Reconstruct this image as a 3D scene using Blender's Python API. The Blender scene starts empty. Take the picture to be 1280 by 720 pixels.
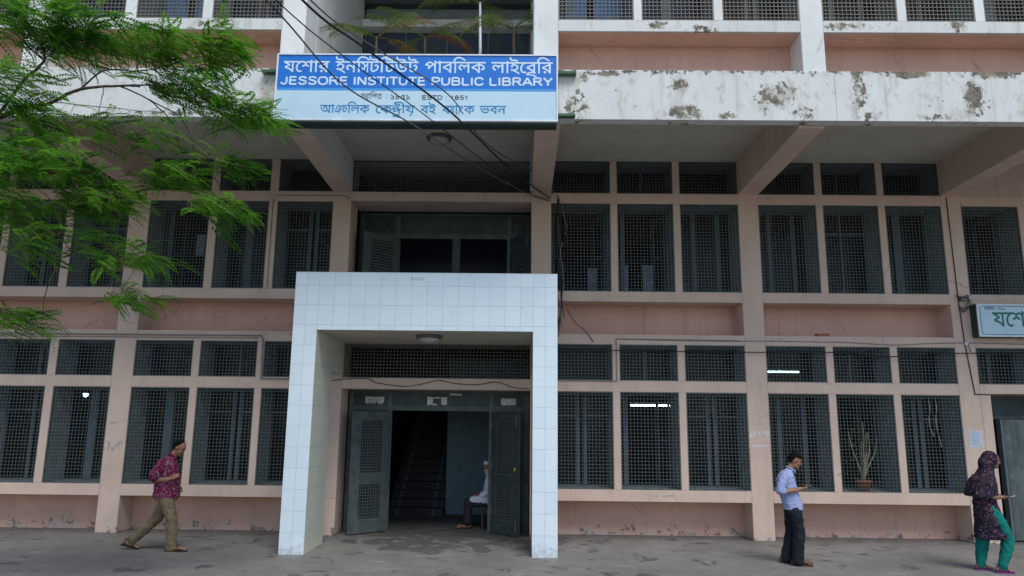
import bpy, bmesh, math, random
from mathutils import Vector, Matrix, Euler
R=math.radians
S=bpy.context.scene
COL=S.collection
random.seed(7)
# ---------------------------------------------------------------- camera
cd=bpy.data.cameras.new('camera'); cam=bpy.data.objects.new('camera',cd); COL.objects.link(cam); S.camera=cam
FOCAL=905.7
cd.sensor_fit='HORIZONTAL'; cd.sensor_width=36; cd.lens=36*FOCAL/1280; cd.clip_start=.05; cd.clip_end=2000
_pi,_ya,_ro=R(10.439),R(-.636),R(.620)
_F=Vector((math.sin(_ya)*math.cos(_pi),math.cos(_ya)*math.cos(_pi),math.sin(_pi)))
_R=Vector((math.cos(_ya),-math.sin(_ya),0)); _U=_R.cross(_F)
_R2=_R*math.cos(_ro)+_U*math.sin(_ro); _U2=-_R*math.sin(_ro)+_U*math.cos(_ro)
M=Matrix((( _R2.x,_U2.x,-_F.x,0),(_R2.y,_U2.y,-_F.y,-14.212),(_R2.z,_U2.z,-_F.z,2.15),(0,0,0,1)))
cam.matrix_world=M
# ---------------------------------------------------------------- world, sun, exposure
W=bpy.data.worlds.new('World'); S.world=W; W.use_nodes=True
nt=W.node_tree; bg=nt.nodes['Background']
sky=nt.nodes.new('ShaderNodeTexSky'); sky.sky_type='NISHITA'; sky.sun_disc=False
SUN_EL,SUN_AZ=R(54),R(160)          # azimuth measured clockwise from +Y: behind and to the right of the camera
sky.sun_elevation=SUN_EL; sky.sun_rotation=SUN_AZ; sky.air_density=1.0; sky.dust_density=.6; sky.ozone_density=1.0
nt.links.new(sky.outputs[0],bg.inputs[0]); bg.inputs[1].default_value=.085
sl=bpy.data.lights.new('sun','SUN'); sl.energy=1.35; sl.angle=R(30); sl.color=(1,.97,.92)
so=bpy.data.objects.new('sun',sl); COL.objects.link(so)
_d=Vector((math.sin(SUN_AZ)*math.cos(SUN_EL),math.cos(SUN_AZ)*math.cos(SUN_EL),math.sin(SUN_EL)))
so.rotation_euler=_d.to_track_quat('Z','Y').to_euler(); so.location=(20,-30,30)
S.view_settings.view_transform='Standard'; S.view_settings.look='None'; S.view_settings.exposure=.90; S.view_settings.gamma=1
# ---------------------------------------------------------------- material helpers
class NT:
    def __init__(s,name):
        s.m=bpy.data.materials.new(name); s.m.use_nodes=True; s.t=s.m.node_tree
        s.b=s.t.nodes['Principled BSDF']; s.out=s.t.nodes['Material Output']
        g=s.t.nodes.new('ShaderNodeNewGeometry'); s.pos=g.outputs['Position']; s.nor=g.outputs['Normal']
    def put(s,v,sock):
        if isinstance(v,bpy.types.NodeSocket): s.t.links.new(v,sock)
        elif v is not None:
            if isinstance(v,(tuple,list)) and len(v)==3 and sock.type=='RGBA': v=(*v,1)
            sock.default_value=v
    def math(s,op,a,b=None,c=None,clamp=False):
        n=s.t.nodes.new('ShaderNodeMath'); n.operation=op; n.use_clamp=clamp
        s.put(a,n.inputs[0]); s.put(b,n.inputs[1]) if b is not None else 0
        if c is not None: s.put(c,n.inputs[2])
        return n.outputs[0]
    def vec(s,scale,loc=(0,0,0),src=None):
        n=s.t.nodes.new('ShaderNodeMapping'); s.put(src or s.pos,n.inputs[0]); n.inputs['Scale'].default_value=scale; n.inputs['Location'].default_value=loc
        return n.outputs[0]
    def noise(s,scale,detail=5,rough=.6,v=None,dist=0):
        n=s.t.nodes.new('ShaderNodeTexNoise'); s.put(v or s.pos,n.inputs['Vector'])
        n.inputs['Scale'].default_value=scale; n.inputs['Detail'].default_value=detail; n.inputs['Roughness'].default_value=rough; n.inputs['Distortion'].default_value=dist
        return n.outputs[0]
    def voro(s,scale,v=None,feat='F1',out=0):
        n=s.t.nodes.new('ShaderNodeTexVoronoi'); n.feature=feat; s.put(v or s.pos,n.inputs['Vector']); n.inputs['Scale'].default_value=scale
        return n.outputs[out]
    def ramp(s,f,a,b):       # smooth step of f between a and b -> 0..1
        n=s.t.nodes.new('ShaderNodeMapRange'); n.interpolation_type='SMOOTHSTEP'
        s.put(f,n.inputs[0]); n.inputs[1].default_value=a; n.inputs[2].default_value=b
        return n.outputs[0]
    def mix(s,f,a,b):
        n=s.t.nodes.new('ShaderNodeMix'); n.data_type='RGBA'; s.put(f,n.inputs[0]); s.put(a,n.inputs[6]); s.put(b,n.inputs[7])
        return n.outputs[2]
    def xyz(s,src=None):
        n=s.t.nodes.new('ShaderNodeSeparateXYZ'); s.put(src or s.pos,n.inputs[0]); return n.outputs
    def bump(s,h,strength=.3,dist=.01):
        n=s.t.nodes.new('ShaderNodeBump'); s.put(h,n.inputs['Height']); n.inputs['Strength'].default_value=strength; n.inputs['Distance'].default_value=dist
        s.t.links.new(n.outputs[0],s.b.inputs['Normal'])
    def fin(s,col,rough=.6,spec=.3,metal=0):
        s.put(col,s.b.inputs['Base Color']); s.put(rough,s.b.inputs['Roughness']); s.b.inputs['Specular IOR Level'].default_value=spec
        s.b.inputs['Metallic'].default_value=metal
        return s.m
MAT={}
def flat(name,col,rough=.6,spec=.3,metal=0,var=.12,scale=6):
    n=NT(name); a=tuple(c*(1-var) for c in col); b=tuple(min(1,c*(1+var)) for c in col)
    f=n.ramp(n.noise(scale),.3,.7); MAT[name]=n.fin(n.mix(f,a,b),rough,spec,metal); return MAT[name]
def paint(name,col,dark,lowwear=True,spots=.0,streak=.5):
    """painted cement render: blotchy tone, rain streaks, scuffs, peeled patches close to the ground"""
    n=NT(name)
    f=n.ramp(n.noise(1.1,6,.65),.3,.72)
    c=n.mix(f,tuple(x*.9 for x in col),tuple(min(1,x*1.06) for x in col))
    st=n.ramp(n.noise(3,5,.6,v=n.vec((1.6,1.6,.16))),.5,.78)
    c=n.mix(n.math('MULTIPLY',st,streak),c,tuple(x*.72 for x in col))
    fine=n.ramp(n.noise(38,3,.7),.62,.72)
    c=n.mix(n.math('MULTIPLY',fine,.28),c,dark)
    sp=n.ramp(n.noise(9,6,.75),.67-spots,.70-spots)
    c=n.mix(n.math('MULTIPLY',sp,.55),c,dark)
    if lowwear:
        z=n.xyz()[2]
        low=n.math('SUBTRACT',1,n.ramp(z,.0,.34))
        w=n.math('ADD',n.noise(6.5,7,.72),n.math('MULTIPLY',low,.13))
        pe=n.ramp(w,.66,.69)
        c=n.mix(n.math('MULTIPLY',pe,n.math('MINIMUM',n.math('MULTIPLY',low,2.5),1)),c,(.20,.165,.14))
        w2=n.ramp(n.math('ADD',n.noise(3.3,6,.7,v=n.vec((1,1,1),(7,3,1))),n.math('MULTIPLY',low,.16)),.62,.74)
        c=n.mix(n.math('MULTIPLY',w2,.45),c,(.50,.47,.45))
    crk=n.math('SUBTRACT',1,n.ramp(n.math('ADD',n.voro(.8,feat='DISTANCE_TO_EDGE',v=n.vec((1,1,.7),(3,2,1)),out=0),n.math('MULTIPLY',n.noise(7,4),.05)),.026,.032))
    c=n.mix(n.math('MULTIPLY',crk,n.math('MULTIPLY',n.ramp(n.noise(.7,2),.5,.6),.5)),c,dark)
    dr=n.ramp(n.noise(7,5,.7,v=n.vec((1.4,1.4,.09),(4,1,2))),.58,.72); c=n.mix(n.math('MULTIPLY',dr,.35),c,tuple(x*.55 for x in col))
    n.t.nodes.new('ShaderNodeBevel'); bv=n.t.nodes[-1]; bv.samples=3; bv.inputs[0].default_value=.025
    vm=n.t.nodes.new('ShaderNodeVectorMath'); vm.operation='DOT_PRODUCT'; n.t.links.new(bv.outputs[0],vm.inputs[0]); n.t.links.new(n.nor,vm.inputs[1])
    edge=n.math('MULTIPLY',n.ramp(vm.outputs['Value'],.995,.93),n.ramp(n.noise(14,6,.7),.52,.60)); c=n.mix(n.math('MULTIPLY',edge,.55),c,(.36,.32,.29))
    n.bump(n.noise(22,5,.6),.25,.008)
    MAT[name]=n.fin(c,.75,.25); return MAT[name]
paint('pale_pink_paint',(.66,.495,.405),(.30,.25,.24))
paint('deep_pink_paint',(.65,.40,.315),(.30,.2,.18))
paint('soffit_plaster',(.56,.535,.455),(.26,.25,.24),lowwear=False)
paint('white_wall_paint',(.75,.76,.74),(.45,.44,.42),lowwear=False,streak=.18)
def mildewed(name,col,spots):
    n=NT(name); x,y,z=n.xyz()
    f=n.ramp(n.noise(1.6,6,.65),.3,.7); c=n.mix(f,tuple(v*.92 for v in col),col)
    st=n.ramp(n.noise(4,6,.65,v=n.vec((1.5,1.5,.22))),.5,.8); c=n.mix(n.math('MULTIPLY',st,.8),c,(.44,.42,.37))
    near=None
    for (cx,cz,wx,wz) in spots:
        dx=n.math('DIVIDE',n.math('SUBTRACT',x,cx),wx); dz=n.math('DIVIDE',n.math('SUBTRACT',z,cz),wz)
        d=n.math('SQRT',n.math('ADD',n.math('MULTIPLY',dx,dx),n.math('MULTIPLY',dz,dz)))
        k=n.math('SUBTRACT',1,n.ramp(d,.2,1.35)); near=k if near is None else n.math('MAXIMUM',near,k)
    tb=n.math('MULTIPLY',n.ramp(z,7.52,7.70),n.math('SUBTRACT',1,n.ramp(z,7.70,7.72)))
    drip=n.ramp(n.noise(5,6,.7,v=n.vec((1.3,1.3,.12),(2,0,3))),.50,.72)
    e=n.math('ADD',n.math('ADD',n.noise(9,8,.72),n.math('MULTIPLY',near,.20)),n.math('ADD',n.math('MULTIPLY',tb,.16),n.math('MULTIPLY',drip,.06)))
    m=n.ramp(e,.635,.715); tone=n.mix(n.ramp(n.noise(25),.4,.6),(.03,.032,.02),(.14,.12,.075))
    c=n.mix(n.math('MULTIPLY',m,.93),c,tone)
    e2=n.math('ADD',n.noise(5,6,.7,v=n.vec((1,1,.7),(3,1,5))),n.math('MULTIPLY',near,.14)); c=n.mix(n.math('MULTIPLY',n.ramp(e2,.52,.74),.6),c,(.36,.32,.24))
    n.bump(n.math('ADD',n.noise(30,5,.6),n.math('MULTIPLY',m,-.8)),.35,.008)
    MAT[name]=n.fin(c,.8,.2); return MAT[name]
mildewed('mildewed_white_paint',(.69,.705,.685),[(.85,7.05,.24,.34),(.98,7.52,.12,.12),(2.55,6.95,.42,.16),(2.5,7.42,.18,.16),(3.2,6.9,.2,.07),(4.0,7.25,.4,.3),(4.45,6.95,.2,.2),
 (5.32,7.3,.16,.42),(5.45,6.9,.2,.1),(6.15,7.62,.35,.09),(6.5,6.9,.35,.08),(7.12,7.25,.22,.5),(7.5,7.62,.4,.09),(3.0,8.42,.3,.1),(2.2,8.5,.25,.09),(5.2,8.5,.5,.08),(-5.0,8.5,.5,.1),(-6.2,8.45,.4,.1),(1.4,7.6,.3,.05),(-4.05,7.0,.15,.5),(-5.5,6.9,.9,.06),(-3.0,7.0,.05,.05),(7.0,8.5,.2,.12)])
# ground
n=NT('worn_concrete_ground'); x,y,z=n.xyz()
c=n.mix(n.ramp(n.noise(.55,7,.65),.3,.7),(.175,.168,.152),(.24,.23,.21))
c=n.mix(n.math('MULTIPLY',n.ramp(n.noise(2.2,8,.7,v=n.vec((.55,1.3,1))),.5,.66),.45),c,(.17,.16,.14))
c=n.mix(n.math('MULTIPLY',n.ramp(n.noise(3.2,8,.75,v=n.vec((.5,1,1),(9,4,0))),.54,.66),.5),c,(.37,.355,.32))
dx=n.math('DIVIDE',n.math('SUBTRACT',x,-1.2),2.2); dy=n.math('DIVIDE',n.math('SUBTRACT',y,-.2),1.4)
d=n.math('SQRT',n.math('ADD',n.math('MULTIPLY',dx,dx),n.math('MULTIPLY',dy,dy)))
k=n.math('SUBTRACT',1,n.ramp(d,.3,1.5))
c=n.mix(n.math('MULTIPLY',n.ramp(n.math('ADD',n.noise(1.9,8,.72,dist=.6),n.math('MULTIPLY',k,.15)),.56,.63),.7),c,(.055,.056,.056))
c=n.mix(n.math('MULTIPLY',n.ramp(n.voro(1.3,v=n.vec((.35,1,1)),out=0),.13,.05),.25),c,(.07,.062,.05))
gr=n.math('MULTIPLY',n.ramp(y,-.35,.15),n.ramp(n.math('ADD',n.noise(7,6,.7),n.math('MULTIPLY',n.ramp(y,-.2,.5),.2)),.45,.68)); c=n.mix(n.math('MULTIPLY',gr,.6),c,(.085,.08,.07))
fl=n.ramp(n.noise(60,2,.6),.66,.70); c=n.mix(n.math('MULTIPLY',fl,.35),c,(.13,.12,.10))
ed=n.voro(.42,feat='DISTANCE_TO_EDGE',v=n.vec((.8,.8,1)),out=0)
crk=n.math('SUBTRACT',1,n.ramp(n.math('ADD',ed,n.math('MULTIPLY',n.noise(6,4),.02)),.010,.017))
c=n.mix(n.math('MULTIPLY',crk,.18),c,(.08,.078,.07))
n.bump(n.math('ADD',n.noise(26,6,.7),n.math('MULTIPLY',n.noise(3,5),1.5)),.4,.012)
MAT['ground']=n.fin(c,n.mix(n.ramp(n.noise(1.7,5),.4,.6),(.55,.55,.55),(.85,.85,.85)),.3)
# tiles: white glaze, per-tile tone
n=NT('white_glazed_tile'); oi=n.t.nodes.new('ShaderNodeObjectInfo')
c=n.mix(oi.outputs['Random'],(.64,.745,.81),(.70,.79,.845))
c=n.mix(n.math('MULTIPLY',n.ramp(n.noise(5,6,.7,v=n.vec((1,1,.35))),.55,.8),.14),c,(.5,.5,.46))
tz=n.xyz()[2]; c=n.mix(n.math('MULTIPLY',n.ramp(n.math('ADD',n.noise(8,6,.7),n.math('MULTIPLY',n.math('SUBTRACT',1,n.ramp(tz,0,.35)),.22)),.58,.75),.45),c,(.33,.31,.27))
n.bump(n.noise(3,2),.05,.01)
MAT['tile']=n.fin(c,.22,.5)
n=NT('warm_lit_glazed_tile'); c=n.mix(n.ramp(n.noise(2,4),.3,.7),(.66,.66,.55),(.72,.72,.62)); MAT['warm_lit_tile']=n.fin(c,.3,.4)  # same glaze, with the warm light on the inner face put into its colour
flat('grout',(.52,.60,.65),.9,.1)
flat('wire_metal',(.105,.118,.112),.5,.4,.2); flat('wire_metal_rust',(.19,.17,.14),.6,.3,.1)
flat('blue_grey_steel',(.095,.13,.15),.5,.4); flat('door_green',(.075,.093,.092),.5,.4,var=.25); flat('door_green_dark',(.035,.055,.06),.5,.4,var=.25)
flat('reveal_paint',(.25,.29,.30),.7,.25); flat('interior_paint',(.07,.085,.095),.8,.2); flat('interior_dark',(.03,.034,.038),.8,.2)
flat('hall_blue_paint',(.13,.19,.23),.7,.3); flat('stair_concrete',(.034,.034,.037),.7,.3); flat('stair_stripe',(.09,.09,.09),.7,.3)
flat('black_rubber',(.02,.02,.022),.6,.3); flat('twisted_cable',(.10,.10,.10),.5,.4); flat('grey_conduit',(.24,.22,.22),.6,.3); flat('pale_pipe',(.5,.54,.58),.4,.5)
flat('sign_blue',(.010,.165,.60),.35,.4,var=.04); flat('sign_stripe',(.05,.30,.72),.35,.4,var=.03); flat('sign_pale',(.50,.68,.78),.35,.4,var=.03); flat('sign_letter_white',(.60,.74,.86),.4,.4,var=.02)
flat('sign_letter_blue',(.015,.21,.46),.4,.4,var=.02); flat('sign_letter_black',(.03,.04,.05),.5,.3,var=.02); flat('sign_frame',(.72,.76,.80),.35,.5); flat('dark_green_steel',(.018,.045,.035),.5,.4); flat('sign_letter_green',(.01,.14,.10),.4,.4,var=.02)
flat('green_bracket',(.06,.12,.07),.6,.3); flat('paper',(.62,.62,.58),.8,.1,var=.15,scale=30); flat('blue_paper',(.55,.60,.66),.8,.1,var=.08); flat('brick_clay',(.36,.15,.08),.85,.1,var=.3,scale=20)
flat('terracotta',(.34,.13,.08),.7,.2,var=.2); flat('bark',(.085,.065,.045),.85,.2,var=.35,scale=18); flat('twig',(.22,.17,.10),.8,.2,var=.3); flat('dry_stem',(.40,.35,.26),.8,.2)
flat('lamp_metal',(.10,.10,.10),.4,.5); flat('frosted_glass',(.42,.43,.42),.2,.6); flat('blue_curtain',(.12,.27,.52),.8,.1)
flat('skin_brown',(.30,.145,.085),.5,.35,var=.08,scale=14); flat('skin_dark',(.21,.105,.065),.5,.35,var=.08,scale=14); flat('hair_black',(.008,.007,.007),.9,.1); flat('eye_dark',(.015,.012,.01),.2,.5)
flat('dark_denim',(.012,.015,.022),.8,.2,var=.3,scale=8); flat('khaki_cotton',(.20,.15,.09),.85,.15,var=.18,scale=9); flat('teal_cotton',(.004,.16,.135),.75,.2,var=.15,scale=7); flat('white_cotton',(.62,.64,.72),.8,.15,var=.08); flat('dark_check_cloth',(.04,.03,.04),.85,.1,var=.4,scale=20)
flat('brown_leather',(.10,.04,.028),.45,.4,var=.2); flat('black_leather',(.022,.016,.014),.5,.4); flat('purple_rubber',(.16,.03,.20),.5,.4); flat('grey_hair',(.5,.5,.5),.8,.2); flat('gold',(.7,.45,.12),.3,.5,.8); flat('phone_black',(.02,.02,.025),.25,.6); flat('dark_wood',(.05,.03,.02),.6,.3)
def striped():
    n=NT('blue_shirt_cotton'); x,y,z=n.xyz(); w=n.math('SINE',n.math('MULTIPLY',x,310)); f=n.ramp(w,.1,.8)
    c=n.mix(n.math('MULTIPLY',f,.35),(.27,.32,.54),(.42,.47,.66)); MAT['blue_shirt']=n.fin(n.mix(n.ramp(n.noise(5),.3,.7),c,(.30,.35,.57)),.8,.15)
striped()
def printed(name,cols,sc):
    n=NT(name); v=n.noise(sc*.5,3,.6,dist=1.2)
    a=n.mix(n.ramp(n.noise(sc,3,.6,dist=2.0),.46,.52),cols[0],cols[1])
    b=n.mix(n.ramp(n.noise(sc*1.15,3,.6,v=n.vec((1,1,1),(5,2,8)),dist=2.5),.54,.60),a,cols[2])
    c=n.mix(n.ramp(n.voro(sc*1.9,v=n.vec((1,1,1),(1,7,2)),out=0),.20,.12),b,cols[3])
    MAT[name]=n.fin(c,.8,.15)
printed('magenta_floral_cotton',[(.20,.008,.045),(.12,.006,.04),(.27,.23,.28),(.06,.012,.05)],16)
printed('navy_paisley_cotton',[(.008,.010,.022),(.016,.016,.034),(.17,.07,.085),(.03,.09,.13)],13)
# glass: thin sheet, mostly see-through, reflecting at a slant
n=NT('window_glass'); tr=n.t.nodes.new('ShaderNodeBsdfTransparent'); tr.inputs[0].default_value=(.55,.62,.66,1); gl=n.t.nodes.new('ShaderNodeBsdfGlossy'); gl.inputs['Roughness'].default_value=.25
fr=n.t.nodes.new('ShaderNodeFresnel'); fr.inputs[0].default_value=1.25; mx=n.t.nodes.new('ShaderNodeMixShader')
n.t.links.new(fr.outputs[0],mx.inputs[0]); n.t.links.new(tr.outputs[0],mx.inputs[1]); n.t.links.new(gl.outputs[0],mx.inputs[2]); n.t.links.new(mx.outputs[0],n.out.inputs[0]); MAT['glass']=n.m
def emis(name,col,st):
    n=NT(name); n.b.inputs['Emission Color'].default_value=(*col,1); n.b.inputs['Emission Strength'].default_value=st; MAT[name]=n.fin(col,.5)
emis('tube_glow',(.72,1,.95),7); emis('bulb_glow',(.75,.85,1),9)
# leaves
def leafmat(name,a,b,tr):
    n=NT(name); oi=n.t.nodes.new('ShaderNodeObjectInfo'); rnd=n.math('FRACT',n.math('ADD',oi.outputs['Random'],n.noise(1.3,2)))
    c=n.mix(rnd,a,b); n.fin(c,.5,.3); t=n.t.nodes.new('ShaderNodeBsdfTranslucent'); n.t.links.new(n.mix(rnd,tuple(v*1.5 for v in a),tuple(v*1.7 for v in b)),t.inputs[0])
    mx=n.t.nodes.new('ShaderNodeMixShader'); mx.inputs[0].default_value=tr; n.t.links.new(n.b.outputs[0],mx.inputs[1]); n.t.links.new(t.outputs[0],mx.inputs[2]); n.t.links.new(mx.outputs[0],n.out.inputs[0]); MAT[name]=n.m
leafmat('feathery_leaf',(.022,.10,.008),(.10,.26,.016),.5)
leafmat('palm_leaf',(.07,.13,.025),(.15,.20,.04),.35); leafmat('dry_palm_leaf',(.20,.09,.03),(.30,.13,.04),.3)
# ---------------------------------------------------------------- mesh helpers
class MB:
    def __init__(s): s.v=[]; s.f=[]; s.mi=[]
    def add(s,vs,fs,mi=0):
        o=len(s.v); s.v+= [tuple(v) for v in vs]; s.f+=[tuple(i+o for i in f) for f in fs]; s.mi+=[mi]*len(fs); return s
    def box(s,x0,x1,y0,y1,z0,z1,mi=0,side=None):
        vs=[(x0,y0,z0),(x1,y0,z0),(x1,y1,z0),(x0,y1,z0),(x0,y0,z1),(x1,y0,z1),(x1,y1,z1),(x0,y1,z1)]
        fs=[(0,3,2,1),(4,5,6,7),(0,1,5,4),(1,2,6,5),(2,3,7,6),(3,0,4,7)]   # bottom top front right back left
        s.add(vs,fs,mi)
        if side:
            for k,m in side.items(): s.mi[len(s.mi)-6+k]=m
        return s
    def tube(s,pts,r,k=6,flat=1.0,cap=True,ax=None):
        pts=[Vector(p) for p in pts]; rs=r if isinstance(r,(list,tuple)) else [r]*len(pts)
        rings=[]; up=Vector((0,0,1)); prev=None
        for i,p in enumerate(pts):
            t=(pts[min(i+1,len(pts)-1)]-pts[max(i-1,0)])
            if t.length<1e-9: t=Vector((0,0,1))
            t.normalize()
            if ax is not None: b=Vector(ax); a=t.cross(b)
            else:
                if prev is None: a=t.cross(up if abs(t.z)<.9 else Vector((1,0,0)))
                else: a=prev-t*prev.dot(t)
                if a.length<1e-6: a=t.orthogonal()
                b=t.cross(a.normalized())
            a.normalize(); prev=a.copy()
            rings.append([p+a*math.cos(2*math.pi*j/k)*rs[i]+b*math.sin(2*math.pi*j/k)*rs[i]*flat for j in range(k)])
        vs=[v for r_ in rings for v in r_]; fs=[]
        for i in range(len(rings)-1):
            for j in range(k): fs.append((i*k+j,i*k+(j+1)%k,(i+1)*k+(j+1)%k,(i+1)*k+j))
        if cap: fs.append(tuple(range(k-1,-1,-1))); fs.append(tuple((len(rings)-1)*k+j for j in range(k)))
        s.add(vs,fs); return s
    def lathe(s,cx,cy,prof,k=20):
        vs=[(cx+r*math.cos(2*math.pi*j/k),cy+r*math.sin(2*math.pi*j/k),z) for r,z in prof for j in range(k)]; fs=[]
        for i in range(len(prof)-1):
            for j in range(k): fs.append((i*k+j,i*k+(j+1)%k,(i+1)*k+(j+1)%k,(i+1)*k+j))
        s.add(vs,fs); return s
    def ell(s,c,r,k=14,m=9,rot=None):
        c=Vector(c); vs=[]; fs=[]
        for i in range(m+1):
            th=math.pi*i/m
            for j in range(k):
                v=Vector((r[0]*math.sin(th)*math.cos(2*math.pi*j/k),r[1]*math.sin(th)*math.sin(2*math.pi*j/k),r[2]*math.cos(th)))
                if rot is not None: v=rot@v
                vs.append(c+v)
        for i in range(m):
            for j in range(k): fs.append((i*k+j,(i+1)*k+j,(i+1)*k+(j+1)%k,i*k+(j+1)%k))
        s.add(vs,fs); return s
    def mesh(s,name,mats,smooth=False):
        me=bpy.data.meshes.new(name); me.from_pydata(s.v,[],s.f)
        for m in (mats if isinstance(mats,(list,tuple)) else [mats]): me.materials.append(MAT[m] if isinstance(m,str) else m)
        for p,i in zip(me.polygons,s.mi): p.material_index=i; p.use_smooth=smooth
        me.update(); return me
    def build(s,name,mats,parent=None,smooth=False,kind=None):
        return link(name,s.mesh(name,mats,smooth),parent,kind=kind)
def link(name,data,parent=None,loc=None,rot=None,kind=None,label=None):
    o=bpy.data.objects.new(name,data); COL.objects.link(o)
    if parent: o.parent=parent
    if loc: o.location=loc
    if rot: o.rotation_euler=rot
    if kind: o['kind']=kind
    if label: o['label']=label
    return o
def thing(name,label,cat,loc=(0,0,0),rz=0,group=None):
    o=bpy.data.objects.new(name,None); COL.objects.link(o); o.empty_display_size=.2; o.location=loc; o.rotation_euler=(0,0,rz)
    return tag(o,label,cat,group)
def tag(o,label,cat,group=None):
    o['label']=label; o['category']=cat
    if group: o['group']=group
    return o
def bevel(o,w=.008,seg=2):
    m=o.modifiers.new('bevel','BEVEL'); m.width=w; m.segments=seg; m.limit_method='ANGLE'; return o
def catmull(p,n=6):
    p=[Vector(q) for q in p]; 
    if len(p)<3: return p
    P=[p[0]*2-p[1]]+p+[p[-1]*2-p[-2]]; out=[]
    for i in range(1,len(P)-2):
        for k in range(n):
            t=k/n; a,b,c,d=P[i-1],P[i],P[i+1],P[i+2]
            out.append(.5*((2*b)+(c-a)*t+(2*a-5*b+4*c-d)*t*t+(3*b-a-3*c+d)*t**3))
    out.append(p[-1]); return out

flat('pane_reflection',(.22,.30,.38),.8,.1)
flat('balcony_door_blue',(.045,.065,.105),.5,.3); flat('door_green_shaded',(.045,.06,.062),.5,.3,var=.25)  # second green: door paint with the right leaf's shade put into the colour
flat('grey_green_shutter',(.24,.28,.27),.5,.3,var=.2)
# ================================================================ THE SETTING
g=MB(); g.add([(-300,-300,0),(300,-300,0),(300,300,0),(-300,300,0)],[(0,1,2,3)])
g.build('ground','ground',kind='structure')
PK,DP,WH,SF='pale_pink_paint','deep_pink_paint','white_wall_paint','soffit_plaster'
Z=dict(sb=.685,b1=.90,t1=2.74,b2=2.954,t2=3.662,n0=3.86,n1=4.512,b3=4.715,t3=6.535,b4=6.75,cl=7.44)
B=thing('library_building','pink and white two storey and taller library building with deep canopy and grilled windows','building')
def bx(name,x0,x1,y0,y1,z0,z1,mat,bev=.006,side=None):
    o=MB().box(x0,x1,y0,y1,z0,z1,side=side).build(name,mat,B)
    if bev: bevel(o,bev)
    return o
COLS=[(-12.1,-11.7),(-7.994,-7.581),(-3.83,-3.46),(.22,.62),(4.414,4.822),(8.508,8.91),(12.64,13.04)]
for x0,x1 in COLS: bx('column',x0,x1,0,.6,0,Z['cl'],PK,.012)
GF={'L2':[(-11.70,-10.55),(-10.41,-9.275),(-9.114,-7.994)],'L1':[(-7.581,-6.432),(-6.29,-5.161),(-5.028,-3.83)],
    'R1':[(.62,1.825),(1.961,3.098),(3.236,4.414)],'R2':[(4.822,5.988),(6.127,7.24),(7.377,8.508)],'R3':[(8.91,10.05),(10.19,11.33),(11.47,12.64)]}
FF=dict(GF); FF['L1']=[(-7.581,-6.35),(-6.19,-5.14),(-4.97,-3.83)]
cache={}
def cached(key,fn):
    if key not in cache: cache[key]=fn()
    return cache[key]
def grille_mesh(w,h,pitch=.0655,t=.010,mat='wire_metal'):
    m=MB(); nx=max(2,round(w/pitch)); nz=max(2,round(h/pitch))
    for i in range(1,nx): x=w*i/nx; m.box(x-t/2,x+t/2,.006,.006+t*.8,0,h)
    for i in range(1,nz): z=h*i/nz; m.box(0,w,-.004,-.004+t*.8,z-t/2,z+t/2)
    f=.02
    m.box(0,f,-.01,.02,0,h); m.box(w-f,w,-.01,.02,0,h); m.box(f,w-f,-.01,.02,0,f); m.box(f,w-f,-.01,.02,h-f,h)
    return m.mesh('wire_grille',mat)
BARS={0:[],1:[(.44,.50),(.56,.62)],2:[(.30,.37),(.72,.80)],3:[(.12,.20)],4:[(.38,.52)],5:[(.50,.54)]}
def frame_mesh(w,h,large,var):
    m=MB(); a=.045
    m.box(0,a,0,.06,0,h); m.box(w-a,w,0,.06,0,h); m.box(a,w-a,0,.06,0,a); m.box(a,w-a,0,.06,h-a,h)
    for u0,u1 in BARS[var]:
        m.box(w*u0,w*u1,-.012,.055,a,h-a)
    if large and var in (1,5): m.box(a,w*BARS[var][0][0],.005,.05,h*.74,h*.74+.04); m.box(w*BARS[var][-1][1],w-a,.005,.05,h*.74,h*.74+.04)
    return m.mesh('window_frame','blue_grey_steel')
def reveal_mesh(w,h,d0,d1):
    m=MB(); t=.006
    m.box(-.001,t,d0,d1,0,h); m.box(w-t,w+.001,d0,d1,0,h); m.box(t,w-t,d0,d1,h-t,h+.001); m.box(t,w-t,d0,d1,-.001,t)
    return m.mesh('reveal','reveal_paint')
def pane_mesh(w,h): return MB().box(0,w,0,.006,0,h).mesh('pane','glass')
wc=[0]; ORDER=[1,2,5,4,1,3,1,0,2,5,0,3,2,4,1,5,2,0,1,3,4]
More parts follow.
